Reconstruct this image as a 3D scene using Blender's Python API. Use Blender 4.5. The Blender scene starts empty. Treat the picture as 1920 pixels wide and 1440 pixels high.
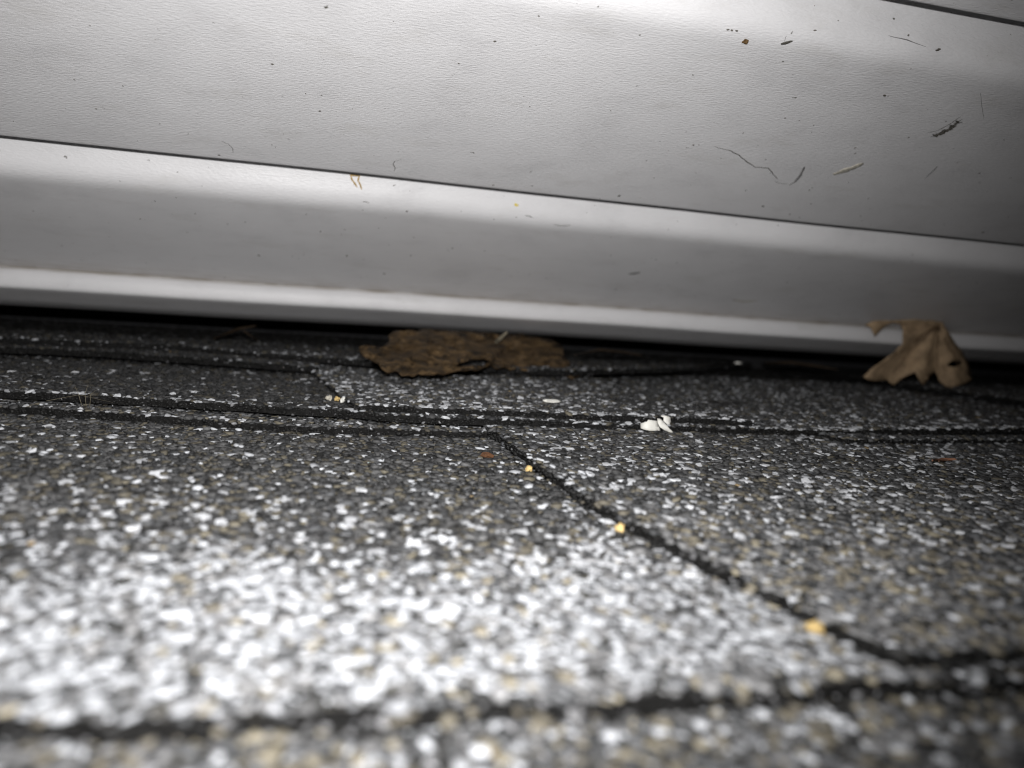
# Close-up down a shingled roof to the foot of a white lap-sided wall, lit by a phone torch at night.
# All lengths below are millimetres (MM converts); X runs along the wall, Y up the roof, Z out of the roof.
import bpy, bmesh, math, random
import numpy as np
from mathutils import Vector, Matrix
from mathutils import noise as mnoise

MM = 0.001
scene = bpy.context.scene
col = scene.collection

# ------------------------------------------------------------------ camera
cam_d = bpy.data.cameras.new("camera")
cam = bpy.data.objects.new("camera", cam_d)
col.objects.link(cam)
RIGHT = Vector((0.9667, -0.2450, 0.0741))
UP = Vector((-0.0413, 0.1367, 0.9897))
FWD = Vector((0.2526, 0.9598, -0.1221))
CAM = Vector((0.0, 0.0, 40.0))
rot = Matrix((RIGHT, UP, -FWD)).transposed()
cam.matrix_world = Matrix.Translation(CAM * MM) @ rot.to_4x4()
cam_d.sensor_width = 36.0
cam_d.lens = 36.0 * 1500.0 / 1920.0
cam_d.clip_start = 0.002
cam_d.clip_end = 50.0
cam_d.dof.use_dof = True
cam_d.dof.focus_distance = 0.196
cam_d.dof.aperture_fstop = 12.4
scene.camera = cam

# ------------------------------------------------------------------ night sky, phone torch, exposure
world = bpy.data.worlds.new("World")
scene.world = world
world.use_nodes = True
wn = world.node_tree.nodes
wl = world.node_tree.links
sky = wn.new("ShaderNodeTexSky")
sky.sky_type = 'NISHITA'
sky.sun_disc = False
sky.sun_elevation = math.radians(-3.0)
sky.sun_rotation = math.radians(200.0)
wl.new(sky.outputs[0], wn["Background"].inputs[0])
wn["Background"].inputs[1].default_value = 0.05

torch_d = bpy.data.lights.new("phone_torch", 'SPOT')
torch_d.energy = 2.5
torch_d.spot_size = math.radians(112)
torch_d.spot_blend = 1.0
torch_d.shadow_soft_size = 0.0022
torch_d.color = (1.0, 0.985, 0.975)
torch = bpy.data.objects.new("phone_torch", torch_d)
col.objects.link(torch)
torch.location = (CAM + UP * 19.0 + RIGHT * 2.0) * MM
AIM = Vector((22.0, 300.0, 34.0)) * MM
torch.rotation_euler = (AIM - torch.location).to_track_quat('-Z', 'Y').to_euler()

scene.view_settings.view_transform = 'Standard'
scene.view_settings.look = 'None'
scene.view_settings.exposure = 0.0
scene.view_settings.gamma = 1.0
scene.cycles.max_bounces = 3
scene.cycles.diffuse_bounces = 3
scene.cycles.filter_width = 1.15
scene.cycles.adaptive_threshold = 0.02
scene.cycles.glossy_bounces = 2

# ------------------------------------------------------------------ helpers
random.seed(5)
RS = np.random.RandomState(11)

def mat(name):
    m = bpy.data.materials.new(name)
    m.use_nodes = True
    nt = m.node_tree
    return m, nt, nt.nodes["Principled BSDF"]

def node(nt, kind, **kw):
    n = nt.nodes.new(kind)
    for k, v in kw.items():
        setattr(n, k, v)
    return n

def ramp(nt, stops, interp='LINEAR'):
    n = nt.nodes.new("ShaderNodeValToRGB")
    n.color_ramp.interpolation = interp
    el = n.color_ramp.elements
    while len(el) < len(stops):
        el.new(0.5)
    for e, (p, c) in zip(el, stops):
        e.position = p
        e.color = (c[0], c[1], c[2], 1.0)
    return n

def plain(name, rgb, rough=0.7, spec=0.3, bump=0.0, scale=900.0, var=0.25):
    m, nt, p = mat(name)
    p.inputs["Roughness"].default_value = rough
    p.inputs["Specular IOR Level"].default_value = spec
    tc = node(nt, "ShaderNodeTexCoord")
    nz = node(nt, "ShaderNodeTexNoise")
    nz.inputs["Scale"].default_value = scale
    nz.inputs["Detail"].default_value = 5.0
    nt.links.new(tc.outputs["Object"], nz.inputs["Vector"])
    r = ramp(nt, [(0.3, [c * (1 - var) for c in rgb]), (0.7, [min(1, c * (1 + var)) for c in rgb])])
    nt.links.new(nz.outputs["Fac"], r.inputs[0])
    nt.links.new(r.outputs[0], p.inputs["Base Color"])
    if bump:
        b = node(nt, "ShaderNodeBump")
        b.inputs["Strength"].default_value = 0.8
        b.inputs["Distance"].default_value = bump
        nt.links.new(nz.outputs["Fac"], b.inputs["Height"])
        nt.links.new(b.outputs[0], p.inputs["Normal"])
    return m

def obj(name, verts, faces, material, parent=None, smooth=False, loc=None):
    me = bpy.data.meshes.new(name)
    me.from_pydata([tuple(c * MM for c in v) for v in verts], [], faces)
    me.materials.append(material)
    if smooth:
        me.polygons.foreach_set("use_smooth", [True] * len(me.polygons))
    me.update()
    o = bpy.data.objects.new(name, me)
    col.objects.link(o)
    if parent:
        o.parent = parent
    return o

def empty(name, loc=(0, 0, 0)):
    o = bpy.data.objects.new(name, None)
    o.empty_display_size = 0.02
    o.location = [c * MM for c in loc]
    col.objects.link(o)
    return o

def tag(o, label, cat, group=None):
    o["label"] = label
    o["category"] = cat
    if group:
        o["group"] = group
    return o

def recenter(o):
    """move a mesh's origin to its own foot"""
    me = o.data
    n = len(me.vertices)
    a = np.empty(n * 3)
    me.vertices.foreach_get("co", a)
    a = a.reshape(-1, 3)
    c = np.array([a[:, 0].mean(), a[:, 1].mean(), a[:, 2].min()])
    me.vertices.foreach_set("co", (a - c).ravel())
    o.location = c
    return o

# ------------------------------------------------------------------ materials
def granule_material():
    m, nt, p = mat("mineral_granules")
    at = node(nt, "ShaderNodeAttribute", attribute_name="stone")
    tc = node(nt, "ShaderNodeTexCoord")
    nz = node(nt, "ShaderNodeTexNoise")
    nz.inputs["Scale"].default_value = 2600.0
    nz.inputs["Detail"].default_value = 3.0
    nt.links.new(tc.outputs["Object"], nz.inputs["Vector"])
    mp = node(nt, "ShaderNodeMapRange")
    mp.inputs[3].default_value = 0.72
    mp.inputs[4].default_value = 1.22
    nt.links.new(nz.outputs["Fac"], mp.inputs[0])
    mx = node(nt, "ShaderNodeVectorMath", operation='SCALE')
    nt.links.new(at.outputs["Color"], mx.inputs[0])
    nt.links.new(mp.outputs[0], mx.inputs["Scale"])
    nt.links.new(mx.outputs[0], p.inputs["Base Color"])
    p.inputs["Roughness"].default_value = 0.62
    p.inputs["Specular IOR Level"].default_value = 0.35
    b = node(nt, "ShaderNodeBump")
    b.inputs["Strength"].default_value = 0.6
    b.inputs["Distance"].default_value = 0.00012
    nt.links.new(nz.outputs["Fac"], b.inputs["Height"])
    nt.links.new(b.outputs[0], p.inputs["Normal"])
    return m

def shingle_material():
    m, nt, p = mat("asphalt_shingle")
    tc = node(nt, "ShaderNodeTexCoord")
    vo = node(nt, "ShaderNodeTexVoronoi")
    vo.inputs["Scale"].default_value = 620.0
    nt.links.new(tc.outputs["Object"], vo.inputs["Vector"])
    sp = node(nt, "ShaderNodeSeparateColor")
    nt.links.new(vo.outputs["Color"], sp.inputs[0])
    r = ramp(nt, [(0.0, (0.012, 0.012, 0.012)), (0.3, (0.03, 0.03, 0.03)), (0.55, (0.05, 0.048, 0.044)),
                  (0.8, (0.07, 0.066, 0.055)), (0.93, (0.3, 0.3, 0.31))], 'CONSTANT')
    nt.links.new(sp.outputs[0], r.inputs[0])
    # the cut edges and underside are bare asphalt; only the top face carries buried stone
    ge = node(nt, "ShaderNodeNewGeometry")
    sx = node(nt, "ShaderNodeSeparateXYZ")
    nt.links.new(ge.outputs["True Normal"], sx.inputs[0])
    gt = node(nt, "ShaderNodeMath", operation='GREATER_THAN')
    gt.inputs[1].default_value = 0.7
    nt.links.new(sx.outputs[2], gt.inputs[0])
    mx = node(nt, "ShaderNodeMix", data_type='RGBA')
    mx.inputs[6].default_value = (0.006, 0.0058, 0.0055, 1)
    nt.links.new(gt.outputs[0], mx.inputs[0])
    nt.links.new(r.outputs[0], mx.inputs[7])
    nt.links.new(mx.outputs[2], p.inputs["Base Color"])
    p.inputs["Roughness"].default_value = 0.8
    p.inputs["Specular IOR Level"].default_value = 0.2
    b = node(nt, "ShaderNodeBump")
    b.invert = True
    b.inputs["Strength"].default_value = 1.0
    b.inputs["Distance"].default_value = 0.0006
    nt.links.new(vo.outputs["Distance"], b.inputs["Height"])
    nt.links.new(b.outputs[0], p.inputs["Normal"])
    return m

def vinyl_material():
    m, nt, p = mat("white_vinyl")
    uv = node(nt, "ShaderNodeUVMap", uv_map="along_panel")     # u along the panel, v up its profile, metres
    def noise(su, sv, detail, rough=0.5):
        mp = node(nt, "ShaderNodeMapping")
        mp.inputs["Scale"].default_value = (su, sv, 1)
        nt.links.new(uv.outputs[0], mp.inputs["Vector"])
        n = node(nt, "ShaderNodeTexNoise")
        n.inputs["Scale"].default_value = 1.0
        n.inputs["Detail"].default_value = detail
        n.inputs["Roughness"].default_value = rough
        nt.links.new(mp.outputs[0], n.inputs["Vector"])
        return n
    grain = noise(620, 2300, 2.0, 0.55)
    sweep = noise(12, 22, 3.0)
    film = noise(45, 60, 6.0, 0.6)
    spots = noise(420, 480, 2.0)
    # grime: a thin uneven film, small dark fly specks, and brown dirt held in the crease over the bottom bead
    r1 = ramp(nt, [(0.3, (0.64, 0.635, 0.645)), (0.45, (0.70, 0.695, 0.705)), (0.75, (0.745, 0.74, 0.75))])
    nt.links.new(film.outputs["Fac"], r1.inputs[0])
    r2 = ramp(nt, [(0.735, (0, 0, 0)), (0.775, (1, 1, 1))])
    nt.links.new(spots.outputs["Fac"], r2.inputs[0])
    m1 = node(nt, "ShaderNodeMix", data_type='RGBA')
    m1.inputs[7].default_value = (0.12, 0.115, 0.10, 1)
    nt.links.new(r2.outputs[0], m1.inputs[0])
    nt.links.new(r1.outputs[0], m1.inputs[6])
    smudge = noise(38, 95, 5.0, 0.65)
    rs_ = ramp(nt, [(0.56, (0, 0, 0)), (0.76, (0.26, 0.26, 0.26))])
    nt.links.new(smudge.outputs["Fac"], rs_.inputs[0])
    ms = node(nt, "ShaderNodeMix", data_type='RGBA')
    ms.inputs[7].default_value = (0.40, 0.375, 0.33, 1)
    nt.links.new(rs_.outputs[0], ms.inputs[0])
    nt.links.new(m1.outputs[2], ms.inputs[6])
    at = node(nt, "ShaderNodeAttribute", attribute_name="crease_dirt")
    dn = noise(90, 400, 5.0, 0.65)
    r3 = ramp(nt, [(0.3, (0.15, 0.15, 0.15)), (0.65, (1, 1, 1))])
    nt.links.new(dn.outputs["Fac"], r3.inputs[0])
    mu = node(nt, "ShaderNodeMath", operation='MULTIPLY')
    nt.links.new(at.outputs["Fac"], mu.inputs[0])
    nt.links.new(r3.outputs[0], mu.inputs[1])
    m2 = node(nt, "ShaderNodeMix", data_type='RGBA')
    m2.inputs[7].default_value = (0.22, 0.175, 0.12, 1)
    nt.links.new(mu.outputs[0], m2.inputs[0])
    nt.links.new(ms.outputs[2], m2.inputs[6])
    nt.links.new(m2.outputs[2], p.inputs["Base Color"])
    p.inputs["Roughness"].default_value = 0.42
    p.inputs["Specular IOR Level"].default_value = 0.45
    ad = node(nt, "ShaderNodeMath", operation='MULTIPLY_ADD')
    nt.links.new(sweep.outputs["Fac"], ad.inputs[0])
    ad.inputs[1].default_value = 0.6
    nt.links.new(grain.outputs["Fac"], ad.inputs[2])
    b = node(nt, "ShaderNodeBump")
    b.inputs["Strength"].default_value = 0.7
    b.inputs["Distance"].default_value = 0.00021
    nt.links.new(ad.outputs[0], b.inputs["Height"])
    nt.links.new(b.outputs[0], p.inputs["Normal"])
    return m

M_GRAN = granule_material()
M_SHIN = shingle_material()
M_VINYL = vinyl_material()
M_DECK = plain("plywood", (0.22, 0.15, 0.09), 0.8, 0.2, 0.0005, 120)
M_BACKING = plain("dark_backing", (0.03, 0.03, 0.032), 0.9, 0.1, 0.0003, 400)
M_LEAF = plain("dry_maple_leaf", (0.37, 0.265, 0.165), 0.75, 0.2, 0.0006, 220, 0.3)
M_DEAD = plain("rotted_leaf", (0.064, 0.040, 0.018), 0.7, 0.25, 0.0022, 190, 0.9)
M_VEIN = plain("leaf_vein", (0.13, 0.085, 0.05), 0.7, 0.2, 0.0, 400, 0.2)
M_SPECK = plain("dust_speck", (0.13, 0.12, 0.105), 0.9, 0.1, 0.0002, 1500, 0.5)
M_TWIG = plain("dark_twig", (0.03, 0.02, 0.012), 0.7, 0.2, 0.0004, 400, 0.3)  # one dark brown for all the twigs
M_FIBRE = plain("dry_fibre", (0.16, 0.14, 0.10), 0.7, 0.2, 0.0, 900, 0.2)
def layered(m, sx, sy, sz):
    nt = m.node_tree
    nz = [n for n in nt.nodes if n.bl_idname == "ShaderNodeTexNoise"][0]
    tc = [n for n in nt.nodes if n.bl_idname == "ShaderNodeTexCoord"][0]
    mp = node(nt, "ShaderNodeMapping")
    mp.inputs["Scale"].default_value = (sx, sy, sz)
    nt.links.new(tc.outputs["Object"], mp.inputs["Vector"])
    nt.links.new(mp.outputs[0], nz.inputs["Vector"])
    nz.inputs["Distortion"].default_value = 1.2
layered(M_DEAD, 0.5, 0.8, 2.2)
M_FLAKE = plain("white_paint_flake", (0.74, 0.73, 0.68), 0.5, 0.4, 0.0001, 700, 0.06)
M_CREAM = plain("cream_chip", (0.68, 0.62, 0.5), 0.6, 0.3, 0.0, 700, 0.1)
M_DIRT = plain("dark_dirt", (0.085, 0.08, 0.07), 0.9, 0.1, 0.0002, 1500, 0.5)
M_GREY = plain("grey_scuff", (0.23, 0.225, 0.225), 0.8, 0.2, 0.0, 1200, 0.3)
M_TAN = plain("tan_smear", (0.46, 0.435, 0.37), 0.8, 0.2, 0.0, 900, 0.3)
M_BROWN = plain("brown_dirt", (0.10, 0.06, 0.025), 0.8, 0.2, 0.0, 900, 0.3)
M_STRAW = plain("straw", (0.42, 0.28, 0.10), 0.6, 0.3, 0.0, 900, 0.2)
M_YELLOW = plain("yellow_spot", (0.75, 0.6, 0.1), 0.7, 0.2, 0.0, 900, 0.1)
M_ORANGE = plain("orange_grain", (0.58, 0.42, 0.18), 0.6, 0.3, 0.0, 900, 0.2)
M_RUST = plain("rust_crumb", (0.10, 0.045, 0.02), 0.7, 0.3, 0.0, 900, 0.4)
M_NEEDLE = plain("red_brown_needle", (0.26, 0.13, 0.08), 0.6, 0.3, 0.0, 900, 0.2)

# ------------------------------------------------------------------ the roof
roof = empty("roof", (130, 180, -7))
tag(roof, "dark grey asphalt shingle roof running up to the white siding", "roof")

X0, X1 = -230.0, 520.0

def interp(pts):
    xs = np.array([p[0] for p in pts], float)
    ys = np.array([p[1] for p in pts], float)
    return lambda v: np.interp(v, xs, ys)

def wob(v, seed, amp):
    """slow uneven wander along a cut edge"""
    v = np.asarray(v, float)
    return amp * (np.sin(v * 0.31 + seed) * 0.5 + np.sin(v * 0.83 + seed * 2.3) * 0.3 + np.sin(v * 1.9 + seed * 4.1) * 0.2)

# angular stone shapes shared by every granule
def stone_shapes(n, sub):
    out = []
    for k in range(n):
        bm = bmesh.new()
        if sub:
            bmesh.ops.create_icosphere(bm, subdivisions=1, radius=1.0)
        else:
            bmesh.ops.create_cone(bm, cap_ends=True, cap_tris=True, segments=5, radius1=1.0, radius2=0.72, depth=1.5)
        rs = np.random.RandomState(100 + k)
        v = np.array([x.co[:] for x in bm.verts])
        v *= rs.uniform(0.72, 1.25, (len(v), 1))
        v[:, :2] += rs.uniform(-0.16, 0.16, (len(v), 2))
        v[:, 2] = np.clip(v[:, 2], -0.75, rs.uniform(0.42, 0.7)) * 0.66 + v[:, 0] * rs.uniform(-0.12, 0.12)
        bmesh.ops.triangulate(bm, faces=bm.faces[:])
        f = np.array([[q.index for q in t.verts] for t in bm.faces])
        bm.free()
        out.append((v, f))
    return out
SHAPES_FINE = stone_shapes(16, True)
SHAPES_COARSE = stone_shapes(12, False)

def stone_mesh(name, P, size, yaw, tilt, colr, shapes):
    """one mesh of many stones; P centres in mm, colr a colour for each stone"""
    n = len(P)
    which = RS.randint(0, len(shapes), n)
    VV, FF, CC = [], [], []
    off = 0
    for k, (v, f) in enumerate(shapes):
        idx = np.nonzero(which == k)[0]
        if not len(idx):
            continue
        m = len(idx)
        c, s = np.cos(yaw[idx]), np.sin(yaw[idx])
        q = v[None] * size[idx][:, None, :]
        # tilt about the local x, then yaw
        ct, st = np.cos(tilt[idx])[:, None], np.sin(tilt[idx])[:, None]
        y = q[..., 1] * ct - q[..., 2] * st
        z = q[..., 1] * st + q[..., 2] * ct
        x = q[..., 0]
        xx = x * c[:, None] - y * s[:, None]
        yy = x * s[:, None] + y * c[:, None]
        w = np.stack([xx, yy, z], -1) + P[idx][:, None, :]
        VV.append(w.reshape(-1, 3))
        FF.append((f[None] + (off + np.arange(m) * len(v))[:, None, None]).reshape(-1, 3))
        CC.append(np.repeat(colr[idx], len(v), 0))
        off += m * len(v)
    V = np.concatenate(VV) * MM
    F = np.concatenate(FF)
    Cc = np.concatenate(CC)
    me = bpy.data.meshes.new(name)
    me.vertices.add(len(V))
    me.vertices.foreach_set("co", V.astype(np.float32).ravel())
    me.loops.add(F.size)
    me.loops.foreach_set("vertex_index", F.astype(np.int32).ravel())
    me.polygons.add(len(F))
    me.polygons.foreach_set("loop_start", np.arange(0, F.size, 3, dtype=np.int32))
    me.update(calc_edges=True)
    at = me.attributes.new("stone", 'FLOAT_COLOR', 'POINT')
    at.data.foreach_set("color", np.concatenate([Cc, np.ones((len(Cc), 1))], 1).astype(np.float32).ravel())
    me.materials.append(M_GRAN)
    return me

GREYS = np.array([(0.036, 0.037, 0.039), (0.056, 0.056, 0.058), (0.078, 0.078, 0.080), (0.103, 0.103, 0.106),
                  (0.014, 0.014, 0.014), (0.068, 0.070, 0.075), (0.090, 0.081, 0.064), (0.125, 0.112, 0.085), (0.118, 0.118, 0.122)])
GREY_P = np.array([0.19, 0.19, 0.16, 0.12, 0.10, 0.10, 0.06, 0.04, 0.04])
BROWN_P = np.array([0.12, 0.13, 0.12, 0.11, 0.07, 0.06, 0.19, 0.15, 0.05])

def stone_colours(n, white, brown):
    r = RS.rand(n)
    pick = np.where(RS.rand(n) < brown, RS.choice(len(GREYS), n, p=BROWN_P), RS.choice(len(GREYS), n, p=GREY_P))
    c = GREYS[pick] * RS.uniform(0.75, 1.25, (n, 1)) * np.array((0.975, 0.975, 0.955))
    w = r < white
    wc = np.array((0.50, 0.515, 0.54)) * RS.uniform(0.55, 1.2, (n, 1))
    c[w] = wc[w]
    t = (RS.rand(n) < 0.0003)
    c[t] = np.array((0.26, 0.19, 0.10)) * RS.uniform(0.7, 1.2, (n, 1))[t]
    return np.clip(c, 0.005, 0.85), w

INV = np.array([RIGHT[:], UP[:], FWD[:]])
def seen(P):
    """field of view of the picture plus a wide margin, so that granules are only spent where they can show"""
    q = (np.asarray(P) - np.array(CAM[:])) @ INV.T
    d = np.maximum(q[:, 2], 1.0)
    u, v = q[:, 0] / d, q[:, 1] / d
    return (q[:, 2] > 12) & (np.abs(u) < 0.86) & (v > -0.72) & (v < 0.2)

PALE = []          # small shared meshes for the single pale granules
def pale_meshes():
    for k in range(10):
        v, f = SHAPES_FINE[k]
        me = bpy.data.meshes.new("granule")
        me.from_pydata([tuple(c * MM for c in q) for q in v], [], [tuple(int(i) for i in t) for t in f])
        at = me.attributes.new("stone", 'FLOAT_COLOR', 'POINT')
        g = 0.40 + 0.024 * k
        at.data.foreach_set("color", [x for _ in v for x in (g * 0.98, g, g * 1.04, 1.0)])
        me.materials.append(M_GRAN)
        PALE.append(me)
pale_meshes()

def shingle(front, back, left, right, ztop, thick, white, brown, gback, singles=0, seed=1, gfront=None, density=0.64, fine=True, tone=None, rag=0.5, crumb=0.0, pale=None):
    """one layer of shingle: front(x) its butt edge, left(y)/right(y) its side edges, ztop(x, y) its face"""
    nx, ny = 130, 26
    yf0 = front(left(front(0.0)))
    yf1 = front(right(front(0.0)))
    xa, xb = float(left(yf0)), float(right(yf1))
    S = np.linspace(0, 1, nx)
    Rr = np.linspace(0, 1, ny) ** 1.6
    x0 = xa + (xb - xa) * S
    fy = front(x0) + wob(x0, seed, rag)
    Y = fy[None] + (back - fy)[None] * Rr[:, None]
    XL = left(Y) + wob(Y, seed + 2, 0.35)
    XR = right(Y) + wob(Y, seed + 3, 0.35)
    X = XL + (XR - XL) * S[None]
    Z = ztop(X, Y)
    top = np.stack([X, Y, Z], -1).reshape(-1, 3)
    bot = top.copy()
    bot[:, 2] -= thick
    V = np.concatenate([top, bot])
    n = nx * ny
    F = []
    for j in range(ny - 1):
        for i in range(nx - 1):
            a = j * nx + i
            F.append((a, a + 1, a + nx + 1, a + nx))
            F.append((n + a, n + a + nx, n + a + nx + 1, n + a + 1))
    rim = [i for i in range(nx)] + [j * nx + nx - 1 for j in range(1, ny)] + [(ny - 1) * nx + i for i in range(nx - 2, -1, -1)] + [j * nx for j in range(ny - 2, 0, -1)]
    for a, b in zip(rim, rim[1:] + rim[:1]):
        F.append((a, n + a, n + b, b))
    o = obj("shingle", V, F, M_SHIN, None)
    # keep world placement while hanging under the roof
    o.parent = roof
    o.matrix_parent_inverse = Matrix.Translation(-roof.location)

    # ---- mineral granules over the face
    gx0, gx1 = max(xa - 60, X0), min(xb + 60, X1)
    gy0 = (float(np.min(fy)) - 1.0) if gfront is None else gfront
    step = 1.0 / math.sqrt(density)
    gx, gy = np.meshgrid(np.arange(gx0, gx1, step), np.arange(gy0, gback, step * 0.93))
    gx = gx + (np.arange(gx.shape[0]) % 2)[:, None] * step * 0.5
    P = np.stack([gx.ravel(), gy.ravel()], -1) + RS.uniform(-0.42, 0.42, (gx.size, 2)) * step
    x, y = P[:, 0], P[:, 1]
    ok = (y > front(x) + wob(x, seed, rag) - 0.15) & (x > left(y) + wob(y, seed + 2, 0.35) - 0.2) & (x < right(y) + wob(y, seed + 3, 0.35) + 0.2) & (y < gback)
    ok &= seen(np.stack([x, y, ztop(x, y)], -1))
    x, y = x[ok], y[ok]
    m = len(x)
    d = np.clip(RS.lognormal(math.log(0.83), 0.28, m), 0.45, 1.4)      # half widths, mm
    size = np.stack([d * RS.uniform(0.85, 1.25, m), d * RS.uniform(0.75, 1.1, m), d * RS.uniform(0.55, 0.85, m)], -1)
    lift = RS.uniform(-0.12, 0.22, m)
    C3 = np.stack([x, y, ztop(x, y) + lift], -1)
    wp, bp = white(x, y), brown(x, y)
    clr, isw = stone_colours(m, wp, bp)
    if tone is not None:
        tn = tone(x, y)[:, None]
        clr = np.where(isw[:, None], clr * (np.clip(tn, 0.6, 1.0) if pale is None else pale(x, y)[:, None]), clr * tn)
    yaw = RS.uniform(0, 6.283, m)
    tilt = RS.normal(0, 0.22, m)
    # the most visible pale granules are objects of their own
    if singles:
        q = (C3 - np.array(CAM[:])) @ INV.T
        u, v = q[:, 0] / q[:, 2], q[:, 1] / q[:, 2]
        cand = np.nonzero(isw & (q[:, 2] > 115) & (q[:, 2] < 290) & (np.abs(u) < 0.63) & (np.abs(v) < 0.47))[0]
        cand = cand[np.argsort(-d[cand] / q[cand, 2])][:singles]
        for k in cand:
            g = bpy.data.objects.new("granule", PALE[int(RS.randint(len(PALE)))])
            col.objects.link(g)
            g.parent = o
            g.location = C3[k] * MM
            g.rotation_euler = (tilt[k], 0, yaw[k])
            g.scale = size[k]
        keep = np.ones(m, bool)
        keep[cand] = False
        C3, size, yaw, tilt, clr, x, y = C3[keep], size[keep], yaw[keep], tilt[keep], clr[keep], x[keep], y[keep]
    # ---- dark crumbs of stone and asphalt on the cut edges that face the eaves
    ex, ey = [], []
    L = np.arange(max(xa, X0), min(xb, X1), 0.42)
    ex.append(L)
    ey.append(front(L) + wob(L, seed, rag))
    lo = np.arange(front(xa), min(back, gback), 0.42)
    ex.append(left(lo) + wob(lo, seed + 2, 0.35))
    ey.append(lo)
    ex = np.concatenate(ex)
    ey = np.concatenate(ey)
    rep = 2
    ex = np.repeat(ex, rep) + RS.uniform(-0.3, 0.3, len(ex) * rep)
    ey = np.repeat(ey, rep) + RS.uniform(-0.25, 0.25, len(ey) * rep)
    ez = ztop(ex, ey) - RS.uniform(0.1, 1.0, len(ex)) * thick
    E3 = np.stack([ex, ey, ez], -1)
    E3 = E3[seen(E3) & (ex > X0 + 2)]
    ne = len(E3)
    de = np.clip(RS.lognormal(math.log(0.34), 0.45, ne), 0.12, 0.9)
    esz = np.stack([de, de * RS.uniform(0.7, 1.1, ne), de * RS.uniform(0.7, 1.2, ne)], -1)
    ec = np.array((0.008, 0.0078, 0.0075)) * RS.uniform(0.3, 1.8, (ne, 1))
    lt = RS.rand(ne) < 0.055
    ec[lt] = np.array((0.15, 0.15, 0.155)) * RS.uniform(0.3, 1.6, (ne, 1))[lt]
    if crumb:                                # grey and tan stones pressed over the worn edge
        cb = RS.rand(ne) < crumb
        ec[cb] = GREYS[RS.choice(len(GREYS), ne, p=BROWN_P)][cb] * RS.uniform(0.6, 1.8, (ne, 1))[cb]
        esz[cb] *= 1.7
    me = stone_mesh("granules", np.concatenate([C3, E3]), np.concatenate([size, esz]),
                    np.concatenate([yaw, RS.uniform(0, 6.283, ne)]), np.concatenate([tilt, RS.normal(0, 0.6, ne)]),
                    np.concatenate([clr, ec]), SHAPES_FINE if fine else SHAPES_COARSE)
    g = bpy.data.objects.new("granules", me)
    col.objects.link(g)
    g.parent = o
    g["kind"] = "stuff"
    return o

def const(v):
    return lambda y: np.full(np.shape(y), float(v)) if np.ndim(y) else float(v)

def face(base, slope=0.0, seed=0.0, amp=0.22, rise=None, lift=None):
    def z(x, y):
        x = np.asarray(x, float)
        y = np.asarray(y, float)
        r = base + slope * (y - 200.0) + amp * np.sin(x * 0.021 + seed) * np.cos(y * 0.028 + seed * 1.7) + 0.08 * np.sin(x * 0.11 + y * 0.07 + seed)
        if lift is not None:                 # the butt edge curls up a little, the sheet sags behind it
            r = r + 0.5 * np.exp(-np.clip(y - lift(x), 0, 400) / 7.0)
        if rise:
            a, b, h = rise
            t = np.clip((x - a) / (b - a), 0, 1)
            r = r + h * t * t * (3 - 2 * t)
        return r
    return z

def smooth(v, a, b):
    t = np.clip((v - a) / (b - a), 0, 1)
    return t * t * (3 - 2 * t)

def patch(x, y, s, seed):
    """soft blotches of the factory colour blend"""
    return 0.5 + 0.5 * np.sin(x / s + seed) * np.cos(y / s * 1.3 + seed * 2.1) + 0.25 * np.sin(x / s * 2.7 + y / s * 1.9 + seed)

# lowest course, just peeping in under the nearest butt edge
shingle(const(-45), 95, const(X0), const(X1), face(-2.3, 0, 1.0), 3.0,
        lambda x, y: 0.17 + 0 * x, lambda x, y: 0.5 + 0 * x, 82, gfront=30, seed=1, tone=lambda x, y: 1.7 + 0 * x)  # tone lightens the stones in place of stronger torch light
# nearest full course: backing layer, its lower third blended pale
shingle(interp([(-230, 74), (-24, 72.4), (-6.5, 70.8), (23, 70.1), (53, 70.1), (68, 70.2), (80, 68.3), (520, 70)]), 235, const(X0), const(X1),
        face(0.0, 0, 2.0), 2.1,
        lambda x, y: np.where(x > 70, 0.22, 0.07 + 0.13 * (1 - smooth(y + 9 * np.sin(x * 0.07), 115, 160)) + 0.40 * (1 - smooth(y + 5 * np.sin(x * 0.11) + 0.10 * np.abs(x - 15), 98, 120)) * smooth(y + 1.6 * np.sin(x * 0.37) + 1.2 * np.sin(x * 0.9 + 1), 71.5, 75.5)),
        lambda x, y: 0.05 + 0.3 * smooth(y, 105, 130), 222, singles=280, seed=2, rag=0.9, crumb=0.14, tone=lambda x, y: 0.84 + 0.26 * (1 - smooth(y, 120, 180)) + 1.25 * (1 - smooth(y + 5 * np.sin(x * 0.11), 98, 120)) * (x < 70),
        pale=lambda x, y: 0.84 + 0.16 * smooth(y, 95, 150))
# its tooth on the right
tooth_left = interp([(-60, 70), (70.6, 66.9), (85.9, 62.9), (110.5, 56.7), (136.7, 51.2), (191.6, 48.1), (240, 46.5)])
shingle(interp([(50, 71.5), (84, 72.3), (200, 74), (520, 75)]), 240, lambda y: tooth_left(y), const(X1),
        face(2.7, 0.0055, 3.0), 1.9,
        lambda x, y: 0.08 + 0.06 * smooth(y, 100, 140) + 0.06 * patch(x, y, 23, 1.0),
        lambda x, y: 0.65 - 0.4 * smooth(y, 95, 150), 215, singles=280, seed=3, crumb=0.03, tone=lambda x, y: 1.95 - 1.13 * smooth(y, 85, 165))  # tone brightens towards the eaves: torch light put into the stone colour
# second course, left: the backing strip that ends at the tooth
shingle(interp([(-230, 216), (-65, 215.3), (-0.6, 200.9), (45, 199.6), (60, 199.6)]), 262, const(X0), lambda y: tooth_left(y) - 0.9,
        face(1.9, -0.01, 4.0), 1.9, lambda x, y: 0.14 + 0 * x, lambda x, y: 0.3 + 0 * x, 232, singles=60, seed=4)
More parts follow.
